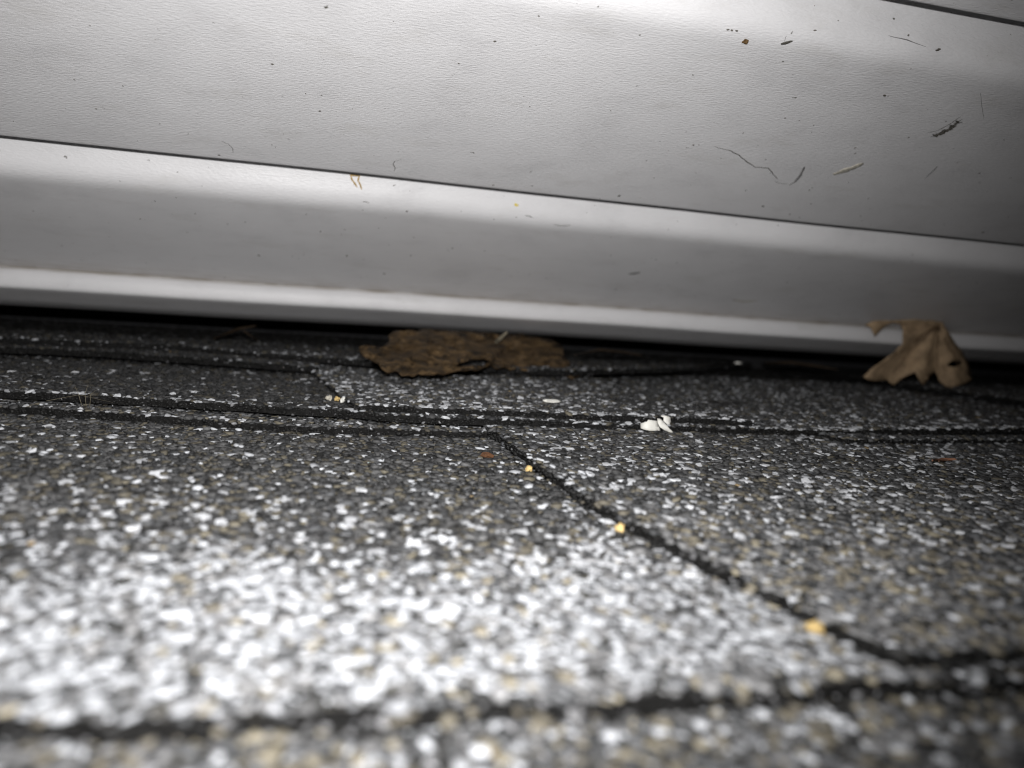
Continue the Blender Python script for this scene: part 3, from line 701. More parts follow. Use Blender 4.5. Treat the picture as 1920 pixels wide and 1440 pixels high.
    "dead_leaf": ([(18.9,289.2,14.3),(19.17,288.53,12.6),(19.44,284.7,11.91),(20.41,279.23,11.43),(22.51,282.33,10.67),(22.72,277.96,10.45),(24.42,272.1,10.29),(24.91,266.01,9.65),(26.71,264.75,8.43),(27.55,265.22,8.31),(29.71,267.61,8.64),(30.61,269.24,8.31),(30.9,258.28,8.49),(33.07,259.75,8.58),(34.62,259.55,8.23),(37.28,264.55,8.51),(37.97,264.56,7.98),(39.74,263.26,8.21),(40.98,258.49,9.08),(42.96,261.27,9.05),(45.5,264.72,8.26),(47.81,268.5,8.59),(49.01,268.76,9.05),(52.65,277.25,8.57),(53.87,270.15,9.42),(54.75,268.87,10.15),(55.87,268.16,10.32),(57.95,269.61,9.86),(61.13,276.56,9.71),(66.44,288.99,9.27),(68.18,290.3,9.3),(68.71,285.21,9.02),(71.99,286.7,9.77),(74.35,290.17,9.1),(75.08,289.11,8.6),(79.37,296.23,8.52),(80.6,293.88,8.33),(83.07,293.59,8.15),(85.07,297.44,6.7),(87.12,297.69,6.97),(89.04,298.99,7.56),(90.76,299.71,7.48),(92.85,299.58,5.94),(94.42,298.4,6.84),(97.8,300.23,6.91),(100.45,300.37,5.71),(100.13,295.35,5.9),(99.8,291.41,5.72),(102.62,295.4,5.58),(106.47,299.36,6.03),(106.53,303.74,7.3),(107.28,309.16,8.37),(105.91,310.18,8.75),(104.5,307.89,10.48),(105.04,315.81,11.66),(103.13,313.46,13.23),(106.08,322.1,15.08),(105.93,326.81,16.61),(103.21,325.85,17.21),(103.11,329.01,18.05),(99.04,326.62,18.55),(97.03,325.52,18.52),(93.97,324.89,18.8),(94.05,328.69,19.04),(91.75,327.92,19.16),(88.29,325.56,20.22),(86.27,326.6,20.05),(83.08,319.54,19.32),(82.44,325.98,19.63),(78.14,318.66,19.54),(77.05,318.12,19.54),(73.18,316.55,20.44),(71.18,314.37,20.42),(69.22,312.68,20.55),(67.69,317.54,19.84),(66.88,320.14,20.28),(63.63,315.71,19.94),(63.03,317.61,20.15),(57.98,309.68,20.46),(56.76,309.69,20.82),(54.64,308.45,20.47),(53.02,312.31,20.78),(51.97,316.31,20.23),(49.46,314.83,19.92),(47.0,313.46,20.45),(45.75,310.78,20.37),(43.81,311.37,20.27),(41.89,307.4,19.52),(40.3,308.37,19.93),(38.38,308.4,20.07),(36.12,303.07,19.76),(34.41,310.21,19.34),(32.73,308.77,18.99),(30.68,307.67,17.31),(30.28,296.74,16.18),(27.42,282.51,15.84),(26.31,289.82,14.32),(26.02,291.65,13.87),(23.92,290.21,14.47),(22.86,291.62,14.54),(21.29,293.42,14.52),(51.86,278.72,10.12),(52.57,277.77,10.85),(53.67,278.6,11.51),(54.86,279.0,11.82),(55.79,277.65,12.4),(57.39,280.66,12.52),(59.86,286.24,12.15),(61.11,287.21,12.07),(62.89,288.72,12.03),(64.63,291.38,12.02),(65.26,289.19,11.94),(65.09,284.56,11.97),(66.94,287.67,11.14),(65.34,284.68,11.02),(64.22,284.25,10.44),(62.53,281.04,10.35),(60.75,278.55,10.61),(58.74,274.5,11.05),(57.61,274.13,11.1),(56.5,274.43,11.07),(55.23,273.08,10.89),(54.67,276.04,10.47),(53.93,276.92,10.09),(52.91,277.83,10.0),(21.27,292.5,13.32),(20.48,281.12,12.54),(21.91,283.11,12.82),(23.57,287.34,12.62),(23.0,278.59,11.88),(25.45,284.85,12.97),(24.91,280.95,11.2),(26.97,285.43,14.83),(26.82,284.38,12.63),(26.89,280.46,11.56),(25.96,272.88,10.53),(26.16,268.5,9.59),(29.24,287.29,14.57),(29.14,286.45,13.03),(28.43,278.72,11.51),(28.26,276.1,10.52),(27.44,267.28,10.03),(32.09,305.4,16.73),(31.25,291.06,15.48),(31.22,291.09,14.15),(30.37,285.44,12.62),(30.23,278.92,12.21),(29.33,274.44,10.37),(29.52,270.79,9.57),(34.22,304.58,18.75),(33.63,296.71,17.07),(33.14,296.22,15.13),(33.4,294.86,13.59),(32.57,292.05,12.74),(32.13,281.93,11.81),(31.24,274.95,10.96),(30.79,266.85,9.95),(35.12,302.28,19.12),(35.54,301.38,17.4),(34.54,294.53,15.81),(35.33,297.91,13.63),(34.65,290.52,12.72),(33.82,282.82,11.93),(32.94,276.83,10.3),(32.31,271.84,9.66),(32.26,269.88,8.04),(37.94,305.75,18.36),(37.16,299.32,17.1),(36.74,296.78,16.08),(36.52,293.66,14.28),(36.18,289.13,13.15),(34.88,280.12,11.71),(34.97,280.04,10.36),(34.21,268.86,10.05),(33.39,266.51,8.32),(39.69,310.12,18.63),(39.38,302.01,17.58),(37.81,291.57,15.77),(38.71,293.28,14.34),(37.31,283.39,13.35),(36.2,275.81,12.2),(36.4,278.49,10.25),(35.42,271.06,9.37),(35.76,269.12,8.32),(41.26,304.31,18.59),(40.59,296.04,17.99),(39.28,289.76,16.08),(39.39,289.54,15.1),(38.5,279.86,13.95),(37.92,274.73,12.72),(37.5,272.4,11.33),(37.03,269.38,9.61),(42.83,302.56,19.09),(41.85,297.3,17.47),(41.43,293.22,16.22),(41.0,289.95,15.13),(40.63,283.46,13.64),(39.64,275.35,12.47),(39.85,274.63,11.48),(38.65,267.44,10.18),(38.31,264.32,8.95),(45.35,306.29,19.39),(44.11,298.73,18.07),(43.26,294.06,16.72),(42.57,288.11,15.26),(42.46,284.76,13.53),(42.14,280.15,12.34),(42.01,278.24,10.92),(40.89,270.9,9.9),(40.09,265.69,9.08),(48.05,309.91,19.31),(46.42,302.5,17.31),(45.88,299.79,15.68),(44.47,286.87,15.03),(44.99,289.58,12.85),(43.12,278.09,12.53),(43.14,279.17,10.73),(41.45,265.46,10.22),(41.48,262.59,9.63),(49.86,311.91,18.8),(48.77,305.04,17.91),(46.66,291.16,16.27),(46.97,290.19,14.98),(46.55,290.23,12.88),(45.68,282.98,12.1),(44.33,275.22,11.42),(44.14,272.64,9.98),(42.03,260.49,9.5),(51.12,309.57,19.28),(50.93,305.07,17.67),(48.18,290.94,16.46),(47.74,288.34,14.92),(48.18,289.05,13.56),(47.77,282.33,12.43),(46.63,276.25,11.35),(45.94,270.5,10.04),(44.74,265.09,9.52),(52.94,309.57,19.2),(51.94,301.21,17.79),(52.07,300.1,16.0),(50.32,291.12,15.18),(49.55,283.75,14.18),(49.23,281.74,12.09),(48.0,273.34,11.63),(47.65,273.68,9.83),(53.73,303.57,19.55),(54.01,300.38,18.44),(53.08,299.14,16.13),(52.48,293.52,15.02),(51.54,289.15,13.9),(51.36,284.26,12.26),(50.4,277.47,10.92),(49.2,272.65,10.02),(56.39,304.98,19.31),(56.48,303.92,17.92),(55.08,300.03,16.1),(55.31,296.12,14.71),(53.43,287.89,13.94),(53.32,285.29,12.68),(52.25,278.62,11.28),(51.39,276.59,9.49),(59.52,311.27,19.83),(58.13,304.95,17.71),(56.2,293.87,16.66),(56.83,297.14,14.79),(55.05,287.93,13.61),(54.99,284.2,12.48),(53.53,278.44,11.49),(61.28,313.19,19.71),(59.37,303.74,18.22),(59.36,299.01,16.34),(58.63,296.51,15.14),(57.35,287.64,14.04),(56.43,283.83,12.52),(54.6,275.4,10.02),(63.16,313.51,19.11),(62.5,309.84,17.65),(62.08,303.18,16.8),(60.99,298.75,14.79),(59.09,290.54,14.09),(58.67,288.39,12.58),(65.05,311.19,19.43),(65.31,312.05,17.99),(63.35,302.96,16.67),(62.76,296.51,14.85),(61.61,291.17,13.49),(61.18,288.71,12.56),(57.91,272.28,10.43),(68.05,314.03,19.83),(66.01,304.86,18.89),(65.96,305.56,16.72),(64.87,298.72,15.04),(63.44,292.51,13.7),(63.62,290.74,12.64),(61.04,279.19,10.11),(68.52,311.15,19.68),(68.57,308.44,17.91),(68.54,306.95,16.59),(66.0,297.81,15.55),(65.06,293.43,13.74),(64.92,292.0,12.5),(63.77,283.21,9.61),(71.88,315.04,19.66),(71.93,315.31,18.33),(70.35,308.82,16.68),(68.83,301.46,15.36),(67.44,291.81,13.9),(66.61,288.01,12.52),(65.72,285.67,10.75),(75.46,321.43,19.4),(75.01,319.84,17.97),(71.96,306.93,16.5),(71.5,303.84,14.85),(69.93,295.8,14.02),(68.4,290.94,12.33),(68.57,290.11,10.72),(77.04,321.61,17.82),(75.34,313.78,16.34),(73.72,303.97,15.36),(73.09,300.38,13.64),(72.03,298.09,11.78),(71.23,293.24,10.71),(77.65,313.53,18.35),(76.08,308.53,16.63),(76.45,306.84,14.77),(75.23,304.19,13.04),(74.25,298.65,11.63),(74.84,299.84,10.39),(79.53,312.72,18.13),(78.75,310.06,16.47),(79.12,311.58,14.83),(77.88,306.31,13.44),(77.57,303.48,11.78),(75.8,297.75,10.09),(81.19,311.8,16.9),(81.85,314.3,14.14),(80.58,307.89,12.81),(80.08,304.44,11.79),(78.89,300.26,10.43),(77.48,295.28,8.61),(85.62,321.3,18.51),(81.87,308.05,17.01),(83.89,312.05,14.84),(82.62,309.24,12.98),(81.04,303.13,11.69),(81.56,303.94,10.3),(88.61,326.11,17.71),(86.47,316.25,16.41),(85.24,313.02,14.68),(86.79,314.81,12.76),(82.55,301.66,11.65),(83.6,303.64,10.2),(90.98,324.46,18.03),(90.08,321.56,16.26),(87.11,312.03,14.75),(88.12,314.03,13.47),(85.89,304.3,11.76),(85.48,303.05,10.57),(84.5,298.79,8.84),(92.41,324.13,17.86),(92.29,321.55,16.02),(90.68,317.12,15.11),(90.53,313.72,13.56),(89.62,310.41,11.04),(87.9,304.25,10.06),(87.26,302.78,8.55),(94.36,321.61,18.53),(93.85,321.15,16.26),(92.27,314.63,15.01),(90.87,308.63,13.88),(90.4,306.75,12.13),(91.73,310.82,9.81),(90.0,303.95,8.49),(95.48,319.14,16.88),(95.71,317.94,14.93),(93.21,312.0,13.84),(93.44,309.84,11.7),(93.3,309.59,9.86),(91.41,304.45,8.05),(98.14,321.03,16.43),(97.48,318.9,15.0),(97.03,315.21,13.17),(95.9,312.8,11.58),(94.29,306.01,10.34),(94.82,308.65,8.28),(92.26,298.07,7.52),(101.35,324.24,16.34),(101.45,323.02,14.5),(98.31,312.57,13.65),(96.95,309.96,11.62),(95.28,301.52,10.63),(94.6,301.15,8.48),(103.01,323.41,14.46),(100.19,313.0,13.86),(99.72,311.88,12.15),(96.98,303.12,10.53),(96.17,299.86,9.29),(96.67,299.25,7.68),(102.22,313.5,14.05),(101.29,310.77,11.9),(101.04,307.1,10.84),(99.69,303.36,8.77),(100.06,303.78,7.07),(103.5,309.09,10.63),(102.38,305.3,8.36),(101.18,300.98,6.91),(103.47,303.24,6.94)],[(1,0,125),(125,126,1),(2,1,126),(126,3,2),(127,99,128),(125,0,100),(100,99,125),(99,127,125),(126,125,127),(3,126,127),(127,4,3),(131,129,130),(133,96,132),(135,136,7),(130,97,96),(96,133,130),(131,130,133),(133,134,131),(134,135,131),(6,131,135),(135,7,6),(128,99,98),(98,97,128),(97,130,128),(130,129,128),(127,128,129),(4,127,129),(5,4,129),(129,131,5),(131,6,5),(142,94,93),(94,137,95),(140,139,147),(141,140,147),(8,141,9),(144,143,151),(151,152,144),(152,153,144),(145,144,153),(146,145,153),(142,93,92),(94,142,143),(137,94,143),(143,144,137),(138,137,144),(144,145,138),(139,138,145),(145,146,139),(147,139,146),(146,155,147),(155,148,147),(141,147,148),(9,141,148),(148,10,9),(132,96,95),(95,137,132),(137,138,132),(133,132,138),(134,133,138),(138,139,134),(139,140,134),(135,134,140),(136,135,140),(140,141,136),(141,8,136),(7,136,8),(149,157,158),(150,149,158),(158,159,150),(164,156,163),(156,164,165),(89,166,90),(162,161,170),(171,162,170),(90,166,157),(158,157,166),(166,167,158),(167,168,158),(159,158,168),(168,169,159),(160,159,169),(169,170,160),(170,161,160),(161,162,154),(162,171,163),(171,172,163),(164,163,172),(165,164,174),(12,165,174),(174,13,12),(182,173,181),(176,186,177),(186,178,177),(188,187,195),(87,184,88),(175,88,184),(176,175,184),(184,185,176),(186,176,185),(185,193,186),(193,194,186),(194,195,186),(195,187,186),(178,186,187),(187,188,178),(179,178,188),(188,189,179),(180,179,189),(189,190,180),(181,180,190),(190,191,181),(182,181,191),(183,182,191),(191,15,183),(14,183,15),(88,175,89),(166,89,175),(175,176,166),(167,166,176),(176,177,167),(168,167,177),(169,168,177),(177,178,169),(170,169,178),(178,179,170),(179,180,170),(171,170,180),(172,171,180),(180,181,172),(181,173,172),(164,172,173),(174,164,173),(173,182,174),(182,183,174),(13,174,183),(183,14,13),(90,157,91),(157,149,91),(92,91,149),(142,92,149),(149,150,142),(143,142,150),(151,143,150),(150,159,151),(159,160,151),(152,151,160),(160,161,152),(153,152,161),(161,154,153),(146,153,154),(155,146,154),(154,162,155),(162,163,155),(163,156,155),(148,155,156),(10,148,156),(11,10,156),(156,165,11),(165,12,11),(192,86,85),(204,205,196),(197,196,205),(214,215,206),(207,206,215),(215,216,207),(208,207,216),(216,217,208),(209,208,217),(84,201,85),(192,85,201),(202,192,201),(201,211,202),(203,202,211),(211,212,203),(204,203,212),(214,206,205),(197,205,206),(198,197,206),(206,207,198),(207,208,198),(199,198,208),(208,209,199),(200,199,209),(209,17,200),(227,18,218),(210,83,219),(219,220,210),(227,218,226),(231,222,230),(222,231,232),(236,20,19),(219,83,82),(82,228,219),(220,219,228),(228,229,220),(229,230,220),(221,220,230),(230,222,221),(213,221,222),(223,213,222),(222,232,223),(224,223,232),(232,233,224),(233,234,224),(225,224,234),(226,225,234),(234,235,226),(235,236,226),(227,226,236),(236,19,227),(18,227,19),(83,210,84),(201,84,210),(211,201,210),(210,220,211),(220,221,211),(212,211,221),(221,213,212),(204,212,213),(205,204,213),(214,205,213),(213,223,214),(215,214,223),(223,224,215),(224,225,215),(216,215,225),(225,226,216),(217,216,226),(226,218,217),(209,217,218),(218,18,209),(17,209,18),(247,239,238),(239,247,240),(249,241,240),(245,80,79),(252,251,101),(101,260,252),(260,22,252),(237,81,80),(80,245,237),(238,237,245),(245,246,238),(247,238,246),(246,255,247),(255,248,247),(240,247,248),(249,240,248),(248,257,249),(257,250,249),(241,249,250),(242,241,250),(243,242,250),(250,251,243),(251,252,243),(244,243,252),(21,244,252),(252,22,21),(254,253,262),(264,265,256),(259,258,267),(102,259,267),(102,267,103),(266,104,103),(268,269,261),(104,266,273),(122,274,123),(274,24,123),(253,78,261),(262,253,261),(261,269,262),(269,263,262),(254,262,263),(264,256,263),(263,271,264),(258,265,266),(267,258,266),(266,103,267),(23,124,123),(123,24,23),(78,253,79),(245,79,253),(246,245,253),(253,254,246),(255,246,254),(254,263,255),(263,256,255),(248,255,256),(257,248,256),(256,265,257),(265,258,257),(250,257,258),(258,259,250),(251,250,259),(101,251,259),(259,102,101),(260,101,124),(124,23,260),(22,260,23),(228,82,81),(81,237,228),(229,228,237),(237,238,229),(238,239,229),(230,229,239),(239,240,230),(231,230,240),(232,231,240),(240,241,232),(233,232,241),(241,242,233),(234,233,242),(242,243,234),(243,244,234),(235,234,244),(236,235,244),(244,21,236),(20,236,21),(86,192,87),(184,87,192),(185,184,192),(193,185,192),(192,202,193),(202,203,193),(194,193,203),(203,204,194),(195,194,204),(204,196,195),(188,195,196),(189,188,196),(196,197,189),(190,189,197),(197,198,190),(198,199,190),(191,190,199),(15,191,199),(199,200,15),(16,15,200),(200,17,16),(76,275,77),(279,280,272),(280,106,105),(119,26,120),(282,283,277),(278,277,283),(285,286,107),(26,119,287),(75,281,76),(275,76,281),(281,282,275),(276,275,282),(282,277,276),(270,276,277),(277,278,270),(280,279,285),(285,107,280),(106,280,107),(25,121,120),(120,26,25),(284,290,291),(291,292,284),(117,294,118),(295,288,73),(115,301,116),(28,116,301),(73,288,74),(289,74,288),(288,295,289),(295,296,289),(290,289,296),(296,297,290),(297,298,290),(291,290,298),(298,299,291),(292,291,299),(293,292,299),(299,300,293),(300,110,293),(109,293,110),(294,117,116),(116,28,294),(27,294,28),(281,75,74),(74,289,281),(282,281,289),(289,290,282),(283,282,290),(290,284,283),(278,283,284),(279,278,284),(285,279,284),(284,292,285),(286,285,292),(292,293,286),(293,109,286),(109,108,286),(107,286,108),(287,119,118),(118,294,287),(294,27,287),(26,287,27),(306,307,111),(112,111,307),(314,315,113),(30,113,315),(309,316,310),(316,317,310),(310,317,311),(317,312,311),(30,315,31),(302,72,71),(71,309,302),(309,310,302),(303,302,310),(304,303,310),(310,311,304),(305,304,311),(311,312,305),(306,305,312),(312,313,306),(313,314,306),(307,306,314),(314,113,307),(112,307,113),(308,114,113),(113,30,308),(29,308,30),(70,69,322),(323,324,318),(319,318,324),(324,325,319),(320,319,325),(325,326,320),(321,320,326),(326,327,321),(327,32,321),(328,334,329),(334,335,329),(330,329,335),(331,330,335),(335,336,331),(336,332,331),(33,333,339),(339,34,33),(322,69,68),(68,328,322),(328,329,322),(323,322,329),(324,323,329),(329,330,324),(330,331,324),(325,324,331),(331,332,325),(326,325,332),(327,326,332),(332,333,327),(32,327,333),(333,33,32),(309,71,70),(316,309,70),(70,322,316),(322,323,316),(317,316,323),(323,318,317),(312,317,318),(313,312,318),(318,319,313),(319,320,313),(314,313,320),(315,314,320),(320,321,315),(31,315,321),(321,32,31),(295,73,72),(72,302,295),(302,303,295),(296,295,303),(303,304,296),(297,296,304),(304,305,297),(298,297,305),(299,298,305),(305,306,299),(300,299,306),(306,111,300),(110,300,111),(114,308,115),(308,29,115),(301,115,29),(28,301,29),(67,66,340),(343,344,337),(338,337,344),(344,345,338),(35,338,345),(349,354,355),(347,346,353),(353,354,347),(348,347,354),(354,349,348),(351,350,357),(357,358,351),(340,66,65),(65,346,340),(341,340,346),(346,347,341),(342,341,347),(347,348,342),(343,342,348),(348,349,343),(349,350,343),(344,343,350),(345,344,350),(350,351,345),(35,345,351),(36,35,351),(351,358,36),(358,37,36),(352,64,63),(359,352,63),(362,363,356),(365,39,38),(61,373,366),(40,372,378),(61,366,62),(367,62,366),(366,373,367),(368,367,373),(369,368,375),(370,369,375),(359,63,62),(62,367,359),(360,359,367),(367,368,360),(361,360,368),(362,361,368),(368,369,362),(369,370,362),(363,362,370),(370,371,363),(364,363,371),(371,372,364),(365,364,372),(39,365,372),(372,40,39),(346,65,64),(64,352,346),(353,346,352),(352,359,353),(359,360,353),(360,361,353),(354,353,361),(355,354,361),(361,362,355),(362,356,355),(349,355,356),(350,349,356),(357,350,356),(356,363,357),(363,364,357),(358,357,364),(364,365,358),(37,358,365),(365,38,37),(379,380,374),(382,383,376),(377,376,383),(384,377,383),(41,384,385),(385,42,41),(395,396,390),(59,58,386),(58,392,386),(387,386,392),(392,388,387),(381,387,388),(389,381,388),(390,396,391),(379,60,59),(59,386,379),(380,379,386),(386,387,380),(387,381,380),(374,380,381),(382,376,381),(381,389,382),(383,382,389),(389,390,383),(390,391,383),(384,383,391),(385,384,391),(391,43,385),(42,385,43),(394,393,399),(56,55,398),(399,393,398),(398,55,399),(401,402,397),(44,397,402),(402,45,44),(53,403,54),(403,53,404),(50,49,48),(406,52,51),(51,50,406),(50,48,406),(47,406,48),(404,53,52),(52,406,404),(405,404,406),(46,405,406),(406,47,46),(399,55,54),(400,399,54),(54,403,400),(401,400,403),(403,404,401),(402,401,404),(404,405,402),(45,402,405),(405,46,45),(392,58,57),(57,56,392),(56,398,392),(398,393,392),(388,392,393),(393,394,388),(389,388,394),(390,389,394),(395,390,394),(394,399,395),(399,400,395),(400,401,395),(396,395,401),(401,397,396),(391,396,397),(43,391,397),(397,44,43),(373,61,60),(60,379,373),(379,374,373),(368,373,374),(375,368,374),(374,381,375),(381,376,375),(370,375,376),(371,370,376),(376,377,371),(372,371,377),(378,372,377),(377,384,378),(384,41,378),(40,378,41),(328,68,67),(334,328,67),(67,340,334),(340,341,334),(335,334,341),(341,342,335),(342,343,335),(336,335,343),(343,337,336),(332,336,337),(337,338,332),(333,332,338),(339,333,338),(338,35,339),(34,339,35),(261,78,77),(268,261,77),(77,275,268),(269,268,275),(275,276,269),(276,270,269),(263,269,270),(271,263,270),(270,278,271),(278,279,271),(279,272,271),(264,271,272),(265,264,272),(266,265,272),(273,266,272),(272,280,273),(280,105,273),(104,273,105),(274,122,121),(121,25,274),(24,274,25)]),
    "flake_a": ([(90.1,200.83,5.09),(90.79,200.32,5.41),(91.58,199.97,5.79),(91.88,200.05,6.29),(92.84,199.95,6.23),(93.64,200.06,6.07),(94.8,200.49,6.0),(95.28,200.28,4.63),(95.65,200.21,3.83),(95.82,200.1,3.22),(94.49,199.51,3.44),(93.12,199.03,3.44),(92.15,198.97,3.46),(91.45,199.17,3.53),(90.75,199.64,3.61),(90.1,200.3,3.78),(90.89,199.84,4.4),(91.62,199.79,5.37),(91.58,199.41,4.29),(92.66,199.69,5.52),(92.64,199.24,4.23),(93.9,199.98,5.56),(94.01,199.63,4.39),(93.78,199.28,3.61),(95.22,200.1,4.18),(95.28,199.91,3.5)],[(0,1,16),(15,0,16),(16,14,15),(18,17,19),(19,20,18),(20,12,18),(13,18,12),(3,19,2),(19,17,2),(1,2,17),(16,1,17),(17,18,16),(14,16,18),(18,13,14),(8,9,25),(7,8,24),(8,25,24),(10,24,25),(25,9,10),(21,5,6),(6,7,21),(22,21,7),(7,24,22),(24,10,22),(23,22,10),(11,23,10),(19,3,4),(4,5,19),(5,21,19),(21,22,19),(20,19,22),(22,23,20),(23,11,20),(12,20,11)]),
    "flake_b": ([(94.46,199.93,6.8),(95.43,199.63,6.58),(95.97,199.08,6.07),(96.56,198.56,5.4),(97.16,198.36,4.84),(97.65,198.32,4.27),(98.37,198.37,3.82),(98.98,198.48,3.3),(98.63,198.53,3.08),(97.32,198.44,3.45),(96.21,198.36,3.82),(95.43,198.31,4.29),(94.82,198.33,4.59),(94.27,198.79,5.69),(95.22,199.17,6.15),(95.02,198.5,5.22),(95.92,198.47,5.17),(95.8,198.32,4.54),(96.95,198.31,4.42),(97.88,198.42,3.57)],[(13,0,14),(14,15,13),(15,12,13),(14,0,1),(1,2,14),(15,14,2),(2,16,15),(16,17,15),(12,15,17),(17,11,12),(4,18,3),(18,9,10),(8,6,7),(19,5,6),(6,8,19),(18,4,5),(9,18,5),(5,19,9),(19,8,9),(16,2,3),(3,18,16),(17,16,18),(18,10,17),(11,17,10)]),
    "flake_c": ([(96.25,201.95,7.2),(97.3,201.97,7.33),(98.26,201.93,7.2),(99.25,201.84,6.9),(99.33,201.52,5.74),(98.76,201.2,4.56),(98.12,201.36,5.12),(97.16,201.57,5.87),(97.33,201.81,6.75),(98.08,201.74,6.52),(98.07,201.47,5.52)],[(1,8,0),(8,9,7),(6,10,4),(4,5,6),(8,1,2),(9,8,2),(2,3,9),(3,4,9),(4,10,9),(7,9,10),(10,6,7)]),
    "thread": [(110.59,213.87,83.53),(116.25,214.81,83.11),(119.71,216.21,82.48),(123.85,218.6,81.42),(127.79,220.56,80.55),(131.94,220.05,80.78),(135.59,222.72,79.59),(138.48,224.76,78.68)],
    "scuff1": [(166.35,196.24,91.38),(168.12,194.94,91.95),(169.06,192.65,92.98),(169.43,190.73,93.83),(169.61,188.65,94.76)],
    "scuff2": [(168.95,196.7,91.17),(170.12,195.51,91.7),(170.79,193.48,92.61),(170.27,190.33,94.01)],
    "scuff3": [(166.71,195.69,91.62),(167.41,193.67,92.52),(168.95,189.91,94.2)],
    "smear": [(153.85,219.27,81.12),(155.6,217.24,82.03),(157.34,215.24,82.92),(158.77,212.49,84.14)],
    "scratch_a": [(144.14,226.93,77.71),(144.67,225.05,78.55),(144.09,221.68,80.05),(142.47,217.5,81.91)],
    "scratch_b": [(183.93,215.92,82.62),(183.34,212.85,83.98),(182.53,209.62,85.42)],
    "scratch_c": [(131.19,172.22,105.69),(136.54,172.26,105.5),(142.14,172.42,104.86)],
    "brown": [(96.25,176.25,100.4)],
    "lint": [(105.12,175.47,100.86),(105.94,175.24,101.04),(107.42,174.57,101.56)],
    "cobweb": [(105.18,173.89,102.24),(105.52,175.06,101.18)],
    "specks": [(143.64,185.58,96.13),(142.51,185.59,96.12),(141.74,176.14,100.46),(104.17,214.35,83.31),(91.53,174.52,101.6),(92.72,174.46,101.64),(90.59,174.54,101.59),(-51.89,278.76,52.32),(-38.12,257.83,65.87),(34.42,276.1,53.5),(206.59,257.18,69.21),(65.47,259.29,62.12),(58.29,260.59,60.85),(29.8,260.71,60.76),(22.09,271.81,55.41),(110.22,171.63,108.96),(111.8,172.72,104.08),(145.7,172.53,104.53),(146.04,172.44,104.8),(-45.37,219.85,80.87),(-10.17,205.47,87.27),(39.35,187.94,95.07),(-39.02,233.16,74.94),(-53.59,230.01,76.34),(16.81,236.65,73.39),(53.75,244.45,69.91),(75.17,205.17,87.4),(150.91,206.37,86.87),(-32.47,236.17,73.6),(128.71,216.6,82.31),(10.37,278.2,52.57),(3.55,277.27,52.98),(13.12,293.06,45.95),(27.66,305.08,40.6),(47.55,282.99,50.44),(124.24,276.97,53.11),(-39.31,263.97,58.9),(-34.87,272.41,55.14),(91.77,257.4,68.29),(88.92,245.49,69.45),(105.68,214.06,83.44),(161.53,222.19,79.83),(158.05,235.28,74.0),(143.29,239.64,72.05),(182.97,241.64,71.16),(233.14,241.1,71.41),(214.15,238.88,72.39),(222.11,261.28,60.32),(155.28,242.49,70.79),(-16.89,297.51,43.97),(35.28,289.17,47.68),(-53.92,259.57,61.81),(89.16,257.87,65.62),(1.36,220.29,80.67),(32.72,196.51,91.26),(46.85,178.78,99.15),(106.23,276.74,53.21),(90.11,294.84,45.16)],
    "dash1": [(15.69,259.09,62.43),(16.68,259.13,62.37),(17.85,259.27,62.16)],
    "dash2": [(78.78,260.44,60.96),(81.45,260.57,60.86),(84.63,260.05,61.29)],
    "dash3": [(68.33,258.7,63.04),(69.84,258.83,62.84),(71.04,259.08,62.45)],
    "curl": [(24.57,236.97,73.24),(22.88,238.08,72.75),(22.63,239.71,72.02),(23.47,241.43,71.26),(23.37,243.08,70.52)],
    "hair": [(-24.24,237.86,72.85),(-22.52,238.72,72.46),(-21.53,240.48,71.68),(-21.55,242.71,70.69)],
    "hair2": [(166.7,179.78,98.71),(171.24,183.71,96.95),(176.7,188.17,94.97)],
    "hair3": [(138.21,225.98,78.14),(140.75,226.68,77.83),(143.43,226.47,77.92)],
    "leg1": [(11.45,257.0,69.91),(12.02,257.34,68.56),(13.24,257.63,67.1),(13.77,257.75,66.35)],
    "leg2": [(14.2,257.01,69.87),(13.8,257.33,68.58),(14.7,257.63,67.09),(15.1,257.83,65.85)],
    "legbar": [(11.29,257.0,69.89),(12.74,257.0,69.88),(14.36,257.0,69.89)],
    "yellow": [(64.79,257.82,65.9)],
    "stain1": [(173.18,304.39,40.91),(178.98,305.63,40.35),(183.72,303.2,41.44)],
    "stain2": [(119.53,289.8,47.4),(123.01,287.82,48.28)],
    "stain3": [(150.3,300.76,42.52),(163.53,302.75,41.63)],
    "stain4": [(295.57,306.94,39.77),(290.06,286.77,48.75)],
}

# ------------------------------------------------------------------ debris lying on the roof
def shell(name, data, material, thick, parent=None):
    P, F = data
    o = obj(name, P, F, material, parent, smooth=True)
    s = o.modifiers.new("thickness", 'SOLIDIFY')
    s.thickness = thick * MM
    s.offset = 0.0
    return o

def tube(pts, radii, sides=6, flat=1.0, nrm=None):
    """verts and faces of a tapering tube; flat < 1 presses it against the surface with normal nrm"""
    pts = [Vector(p) for p in pts]
    V, F = [], []
    for i, p in enumerate(pts):
        t = (pts[min(i + 1, len(pts) - 1)] - pts[max(i - 1, 0)]).normalized()
        n = Vector(nrm) if nrm else (Vector((0, 0, 1)) if abs(t.z) < 0.9 else Vector((1, 0, 0)))
        s = t.cross(n).normalized()
        n = s.cross(t).normalized()
        r = radii[i] if hasattr(radii, '__len__') else radii
        for k in range(sides):
            a = 6.28318 * k / sides
            V.append(tuple(p + s * math.cos(a) * r + n * math.sin(a) * r * flat))
    for i in range(len(pts) - 1):
        for k in range(sides):
            a, b = i * sides + k, i * sides + (k + 1) % sides
            F.append((a, b, b + sides, a + sides))
    F.append(tuple(range(sides)))
    F.append(tuple(reversed(range((len(pts) - 1) * sides, len(pts) * sides))))
    return V, F

